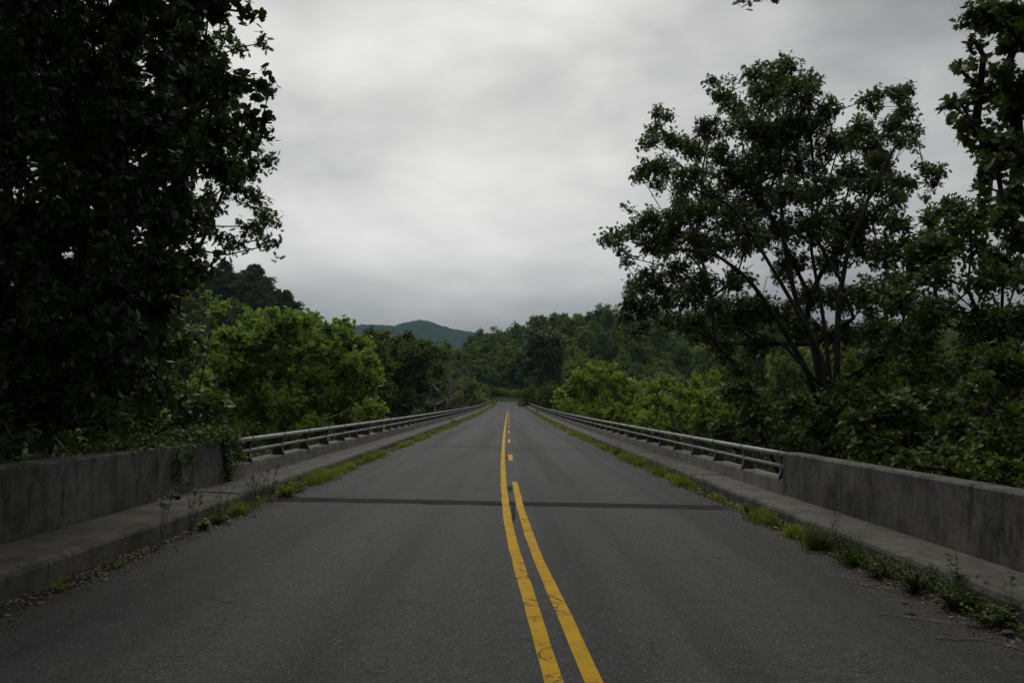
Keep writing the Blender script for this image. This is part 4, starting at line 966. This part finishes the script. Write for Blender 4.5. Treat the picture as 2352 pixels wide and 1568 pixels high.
def weed(x, y, h, r, n, per, T, size, mat, seed, name, label, group=None, z=0., flowers=0, blade=0, mature=.5, cat='weed'):
    rg = np.random.default_rng(seed); z0 = z + float(road_z(y)) - .01; root = thing(name, label, cat, (x, y, z0), group)
    st = MB(); lv = MB(); fl = MB()
    for k in range(n):
        a = rg.uniform(0, 2 * pi); rr = r * rg.random() ** .5; hh = h * rg.uniform(.55, 1.1)
        t = np.linspace(0, 1, 7)[:, None]; e = np.array([math.cos(a) * rr, math.sin(a) * rr, 0])
        b0 = e * .25; pts = b0 + e * (t ** 1.4) + np.array([0, 0, hh]) * t + np.cumsum(rg.normal(size=(7, 3)) * .006, 0) * t
        st.tubes(pts[:-1], pts[1:], .0022 * (.6 + h), .0018 * (.6 + h), 4)
        m_ = per; s = rg.uniform(.12 if not flowers else .1, 1., m_) ** .8; q = np.stack([np.interp(s, t[:, 0], pts[:, i]) for i in range(3)], 1)
        aa = rg.uniform(0, 2 * pi, m_); d = np.stack([np.cos(aa), np.sin(aa), rg.uniform(-.1, .8, m_)], 1); u = rg.normal(size=(m_, 3)) * .25; u[:, 2] += 1
        lv.leaves(T, q + d * .004, d, u, size * rg.uniform(.6, 1.3, m_) * (1.15 - mature * s))
        if flowers:
            for _ in range(flowers):
                d = nrm(rg.normal(size=3)); d[2] = abs(d[2]); q = pts[-1] + d * rg.uniform(.02, .10) + np.array([0, 0, -.04]); st.tubes(pts[-2], q, .0012, .001, 3)
                a8 = np.arange(8) * pi / 4; dd = np.stack([np.cos(a8), np.sin(a8), .15 + 0 * a8], 1)
                fl.leaves(T_NEEDLE, np.repeat(q[None], 8, 0), dd, np.tile([0, 0, 1.], (8, 1)), .013)
    if blade:
        p = np.stack([rg.normal(size=blade) * r * .4, rg.normal(size=blade) * r * .4, 0 * np.arange(blade)], 1); blades(lv, p, h * .8, .003, rg, 1.)
    lv.v += st.v; lv.l += [q + lv.nv for q in st.l]; lv.z += st.z; lv.mi += [q + 1 for q in st.mi]; lv.build('foliage', [mat, MT['weed']], root)
    if flowers: fl.build('flowers', MT['flower'], root)
    return root
W = MT['weed']; Gm = MT['grass']
weed(3.45, 11.3, .24, .10, 26, 12, T_OVAL, .05, W, 1, 'round_weed', 'compact round green weed beside the last grass on the right kerb')
weed(3.45, 10.3, .22, .14, 14, 10, T_OVAL, .035, W, 2, 'leafy_weed', 'thin leafy weed between the round weed and a bright grass tuft')
weed(3.46, 9.6, .20, .12, 8, 6, T_OVAL, .04, Gm, 3, 'grass_tuft', 'bright spiky grass tuft by the right kerb opposite the wall end', blade=260, cat='grass tuft')
weed(3.42, 8.75, .32, .18, 20, 14, T_OVAL, .035, W, 4, 'grass_tuft', 'tall grass clump mixed with leafy stalks on the right kerb', blade=380, cat='grass tuft')
weed(3.44, 7.9, .30, .16, 18, 14, T_OVAL, .035, W, 5, 'grass_tuft', 'pale grass clump with seed heads next to the walkway', blade=320, cat='grass tuft')
weed(3.45, 7.35, .22, .20, 30, 14, T_OVAL, .04, W, 6, 'leafy_weed', 'low dense leafy weed over the twigs by the right kerb')
weed(3.47, 6.8, .26, .20, 34, 16, T_MAPLE, .04, W, 7, 'leafy_weed', 'dense cut-leaved weed on the right kerb')
weed(3.50, 6.25, .27, .22, 36, 16, T_MAPLE, .04, W, 8, 'leafy_weed', 'wide dark green weed spilling from the right kerb on to the walkway')
weed(3.50, 5.8, .22, .20, 30, 14, T_MAPLE, .04, W, 9, 'leafy_weed', 'low dark weed beside the pale stone on the right kerb')
weed(3.50, 5.2, .22, .2, 30, 14, T_MAPLE, .042, W, 10, 'leafy_weed', 'weed at the right edge of the picture by the long twig')
weed(3.62, 6.45, .52, .05, 3, 22, T_OVAL, .05, W, 11, 'tall_weed', 'tall single-stemmed weed with whorled leaves standing above the dark weeds')
weed(3.60, 5.75, .46, .05, 2, 22, T_OVAL, .05, W, 12, 'tall_weed', 'tall single-stemmed weed nearest the right wall')
weed(3.50, 8.55, .50, .05, 3, 18, T_OVAL, .045, W, 13, 'tall_weed', 'tall thin weed in the grass clump in front of the right wall')
weed(3.45, 13.8, .34, .12, 10, 12, T_OVAL, .045, W, 14, 'leafy_weed', 'leafy weed standing out of the right hand grass')
weed(3.45, 18.5, .30, .14, 10, 12, T_OVAL, .05, W, 15, 'leafy_weed', 'dark leafy weed in the right grass further on')
weed(3.40, 24.5, .34, .16, 12, 12, T_OVAL, .06, W, 16, 'leafy_weed', 'dark leafy weed by the second joint on the right')
weed(-3.45, 8.9, .60, .10, 6, 16, T_OVAL, .035, W, 20, 'flowering_weed', 'tall weed with tiny white flowers at the left kerb, the nearest one', flowers=14)
weed(-3.50, 8.3, .50, .10, 4, 14, T_OVAL, .03, W, 21, 'flowering_weed', 'thin weed with white flowers leaning over the left walkway', flowers=16)
weed(-3.48, 9.9, .42, .12, 7, 16, T_OVAL, .04, W, 22, 'leafy_weed', 'upright leafy weed between the white flowered ones at left')
weed(-3.48, 11.4, .58, .16, 9, 14, T_OVAL, .03, W, 23, 'flowering_weed', 'cluster of thin white flowered stalks before the left railing begins', flowers=12)
weed(-3.52, 12.1, .55, .14, 8, 14, T_OVAL, .03, W, 24, 'flowering_weed', 'white flowered stalks beside the vine on the left wall end', flowers=12)
weed(-3.45, 9.3, .16, .08, 8, 6, T_HEART, .07, Gm, 25, 'broadleaf_weed', 'small bright broad-leaved weed on the left kerb', blade=30)
weed(-3.42, 9.75, .10, .12, 12, 6, T_HEART, .06, W, 26, 'broadleaf_weed', 'flat dark rosette of broad leaves on the left kerb')
weed(-3.42, 10.5, .22, .10, 6, 6, T_OVAL, .04, Gm, 27, 'grass_tuft', 'grass tuft on the left kerb between rosettes', blade=200, cat='grass tuft')
weed(-3.40, 12.6, .20, .18, 24, 12, T_OVAL, .055, Gm, 28, 'leafy_weed', 'bushy bright weed at the left kerb by the wide dark joint', blade=160)
weed(-3.44, 13.3, .26, .14, 14, 10, T_OVAL, .05, Gm, 29, 'leafy_weed', 'leafy weed just past the wide joint on the left', blade=160)
weed(-3.40, 7.2, .10, .16, 16, 6, T_OVAL, .035, Gm, 30, 'low_weed', 'low sprawling weed in the gutter at the left edge')
weed(-3.42, 6.3, .10, .14, 14, 6, T_OVAL, .03, Gm, 31, 'low_weed', 'small sprig of weed in the near left gutter')
weed(4.1, 104, .8, .25, 14, 14, T_OVAL, .12, W, 32, 'leafy_weed', 'tall dark weed growing up against the far right railing')
weed(-3.5, 52, .5, .25, 14, 12, T_OVAL, .09, W, 33, 'leafy_weed', 'dark weed in the left grass half way along the bridge')

# vine over the end of the left wall
def vine():
    rg = np.random.default_rng(9); base = (-4.6, 11.5, .2); root = thing('creeping_vine', 'green creeping vine over the end of the left wall and the start of the railing', 'vine', base)
    q = []
    def run(p0, p1, n, s): t = rg.random((n, 1)); q.append(np.array(p0) + (np.array(p1) - np.array(p0)) * t + rg.normal(size=(n, 3)) * np.array(s))
    run((-4.50, 9.3, .90), (-4.44, 12.3, .92), 900, (.09, .1, .022))
    run((-4.60, 9.0, .91), (-4.62, 12.6, .96), 1300, (.10, .2, .06))
    run((-4.52, 11.3, .96), (-4.35, 12.75, .96), 1100, (.12, .16, .06))
    run((-4.28, 12.25, .90), (-4.26, 12.45, .26), 420, (.03, .07, .03))
    run((-4.30, 12.5, .85), (-4.28, 13.1, .55), 260, (.04, .12, .07))
    run((-4.27, 10.5, .86), (-4.255, 10.55, .50), 60, (.008, .07, .03))
    run((-4.27, 10.9, .86), (-4.255, 10.95, .62), 50, (.008, .09, .03))
    run((-4.62, 5.5, .80), (-4.66, 9.2, .86), 500, (.06, .2, .05))
    p = np.concatenate(q); d = rg.normal(size=p.shape); d[:, 2] -= .5; d[:, 0] += .3; u = rg.normal(size=p.shape) * .5; u[:, 2] += .9; u[:, 0] += .5
    m = MB(); m.leaves(T_HEART, p, d, u, .052 * rg.uniform(.5, 1.35, len(p)))
    o = m.build('leaves', MT['vine'], root); o.location = -mathutils.Vector(base)
    for a, b in (((-4.29, 12.4, .22), (-4.30, 12.42, .92)), ((-4.5, 12.3, .92), (-4.46, 9.2, .90)), ((-4.275, 10.5, .88), (-4.26, 10.55, .48)), ((-4.6, 12.5, .95), (-4.6, 9.4, .93))):
        t = np.linspace(0, 1, 14)[:, None]; pts = np.array(a) + (np.array(b) - np.array(a)) * t + rg.normal(size=(14, 3)) * .012; w = MB(); w.path(pts, .006, 5); o = w.build('stem', MT['bark'], root); o.location = -mathutils.Vector(base)
vine()

def twig(x, y, L, rz, seed, label, z=0.):
    rg = np.random.default_rng(seed); m = MB(); n = 7; t = np.linspace(0, 1, n)
    p = np.stack([L * (t - .5), np.cumsum(rg.normal(size=n)) * L * .06, .010 + 0 * t], 1); m.path(p, np.linspace(.0045, .002, n), 5)
    for k in (2, 4):
        s = rg.choice([-1, 1]); e = p[k] + np.array([L * .22, s * L * .16, .004]); m.path([p[k], (p[k] + e) / 2 + (0, s * .01, 0), e], [.004, .003, .002], 4)
    o = m.build('fallen_twig', MT['twig'], None, True); o.location = (x, y, float(road_z(y)) + z); o.rotation_euler = (0, 0, rz)
    tag(o, label, 'twig', 'twigs lying by the kerbs')
twig(3.1, 7.35, .42, 2.6, 1, 'pale forked twig on the asphalt by the low dense weed at right')
twig(3.22, 7.0, .45, -.5, 2, 'long thin twig under the right weeds')
twig(3.05, 5.95, .5, -.35, 3, 'forked twig lying clear of the right weeds on the road')
twig(3.2, 5.35, .62, -.45, 4, 'thickest twig lying near the right edge of the picture')
twig(3.3, 8.6, .3, .2, 5, 'short dry twig below the tall grass clump')
twig(3.25, 14.2, .5, 1.3, 6, 'dry twig at the edge of the right grass')
twig(-3.25, 13.6, .4, .3, 7, 'dark twig lying below the left grass')
twig(-3.2, 15.6, .45, .4, 8, 'dry twig by the left grass a little past the wide joint')
twig(-3.95, 9.6, .2, .2, 9, 'short dark stick on the left walkway', .235)
twig(-3.9, 11.0, .22, .1, 10, 'thin stick on the left walkway near the wall', .235)
def small_leaf(x, y, z, s, seed, label, mat='deadleaf'):
    rg = np.random.default_rng(seed); m = MB(); m.leaves(T_MAPLE, np.array([[0, 0, .012]]), np.array([[math.cos(seed), math.sin(seed), .15]]), np.array([[.2, .1, 1.]]), s)
    o = m.build('dead_leaf', MT[mat]); o.location = (x, y, float(road_z(y)) + z); tag(o, label, 'leaf', 'dead leaves lying about')
small_leaf(-3.8, 13.9, .235, .11, 1, 'reddish dead leaf on the left walkway')
small_leaf(-3.4, 12.9, .006, .08, 2, 'brown dead leaf in the left gutter')
small_leaf(3.1, 6.1, .006, .09, 3, 'yellowish dead leaf beside the twigs at right')
small_leaf(3.2, 6.45, .006, .08, 4, 'brown dead leaf under the weeds at right')
small_leaf(4.0, 5.9, .235, .09, 5, 'tan dead leaf on the right walkway')
small_leaf(3.9, 14.5, .235, .09, 6, 'orange dead leaf on the right walkway beyond the wall')
small_leaf(2.15, 8.2, .004, .07, 7, 'dark curled leaf lying alone on the right lane')
small_leaf(-4.0, 14.9, .235, .14, 8, 'dark curled leaf on the left walkway near the parapet')
def stone(x, y, z, s, seed, label, mat):
    rg = np.random.default_rng(seed); import bmesh
    b = bmesh.new(); bmesh.ops.create_icosphere(b, subdivisions=2, radius=s)
    for v in b.verts: v.co *= 1 + rg.normal() * .12; v.co.z *= .6
    me = bpy.data.meshes.new('stone'); b.to_mesh(me); b.free(); me.materials.append(mat); o = bpy.data.objects.new('stone', me); COL.objects.link(o)
    o.location = (x, y, float(road_z(y)) + z + s * .4); tag(o, label, 'stone')
stone(3.46, 5.55, 0, .045, 1, 'pale rounded stone among the dark weeds at right', MT['curb'])
stone(-4.12, 10.2, .235, .04, 2, 'dark cone-like lump against the left wall', MT['darkstone'])
m = MB(); m.path([(0, 0, -.3), (0, 0, .95)], .05, 8); m.build('marker', MT['white']).name = 'marker_post'
o = bpy.data.objects['marker_post']; o.location = (float(road_x(207)) - 3.6, 207, float(road_z(207))); tag(o, 'small white marker post at the far left end of the bridge', 'marker post')
def haze():
    M = Mat('haze_air'); v = M.n('ShaderNodeVolumePrincipled'); v.inputs['Color'].default_value = (.27, .44, .60, 1); v.inputs['Density'].default_value = 1.4e-4
    v.inputs['Anisotropy'].default_value = 0; M.L.new(v.outputs[0], M.out.inputs['Volume'])
    m = MB(); m.box(-4100, 4100, -650, 4400, -60, 560); tag(m.build('haze', M.m), 'thin blue air softening the far mountains', kind='stuff')
haze()
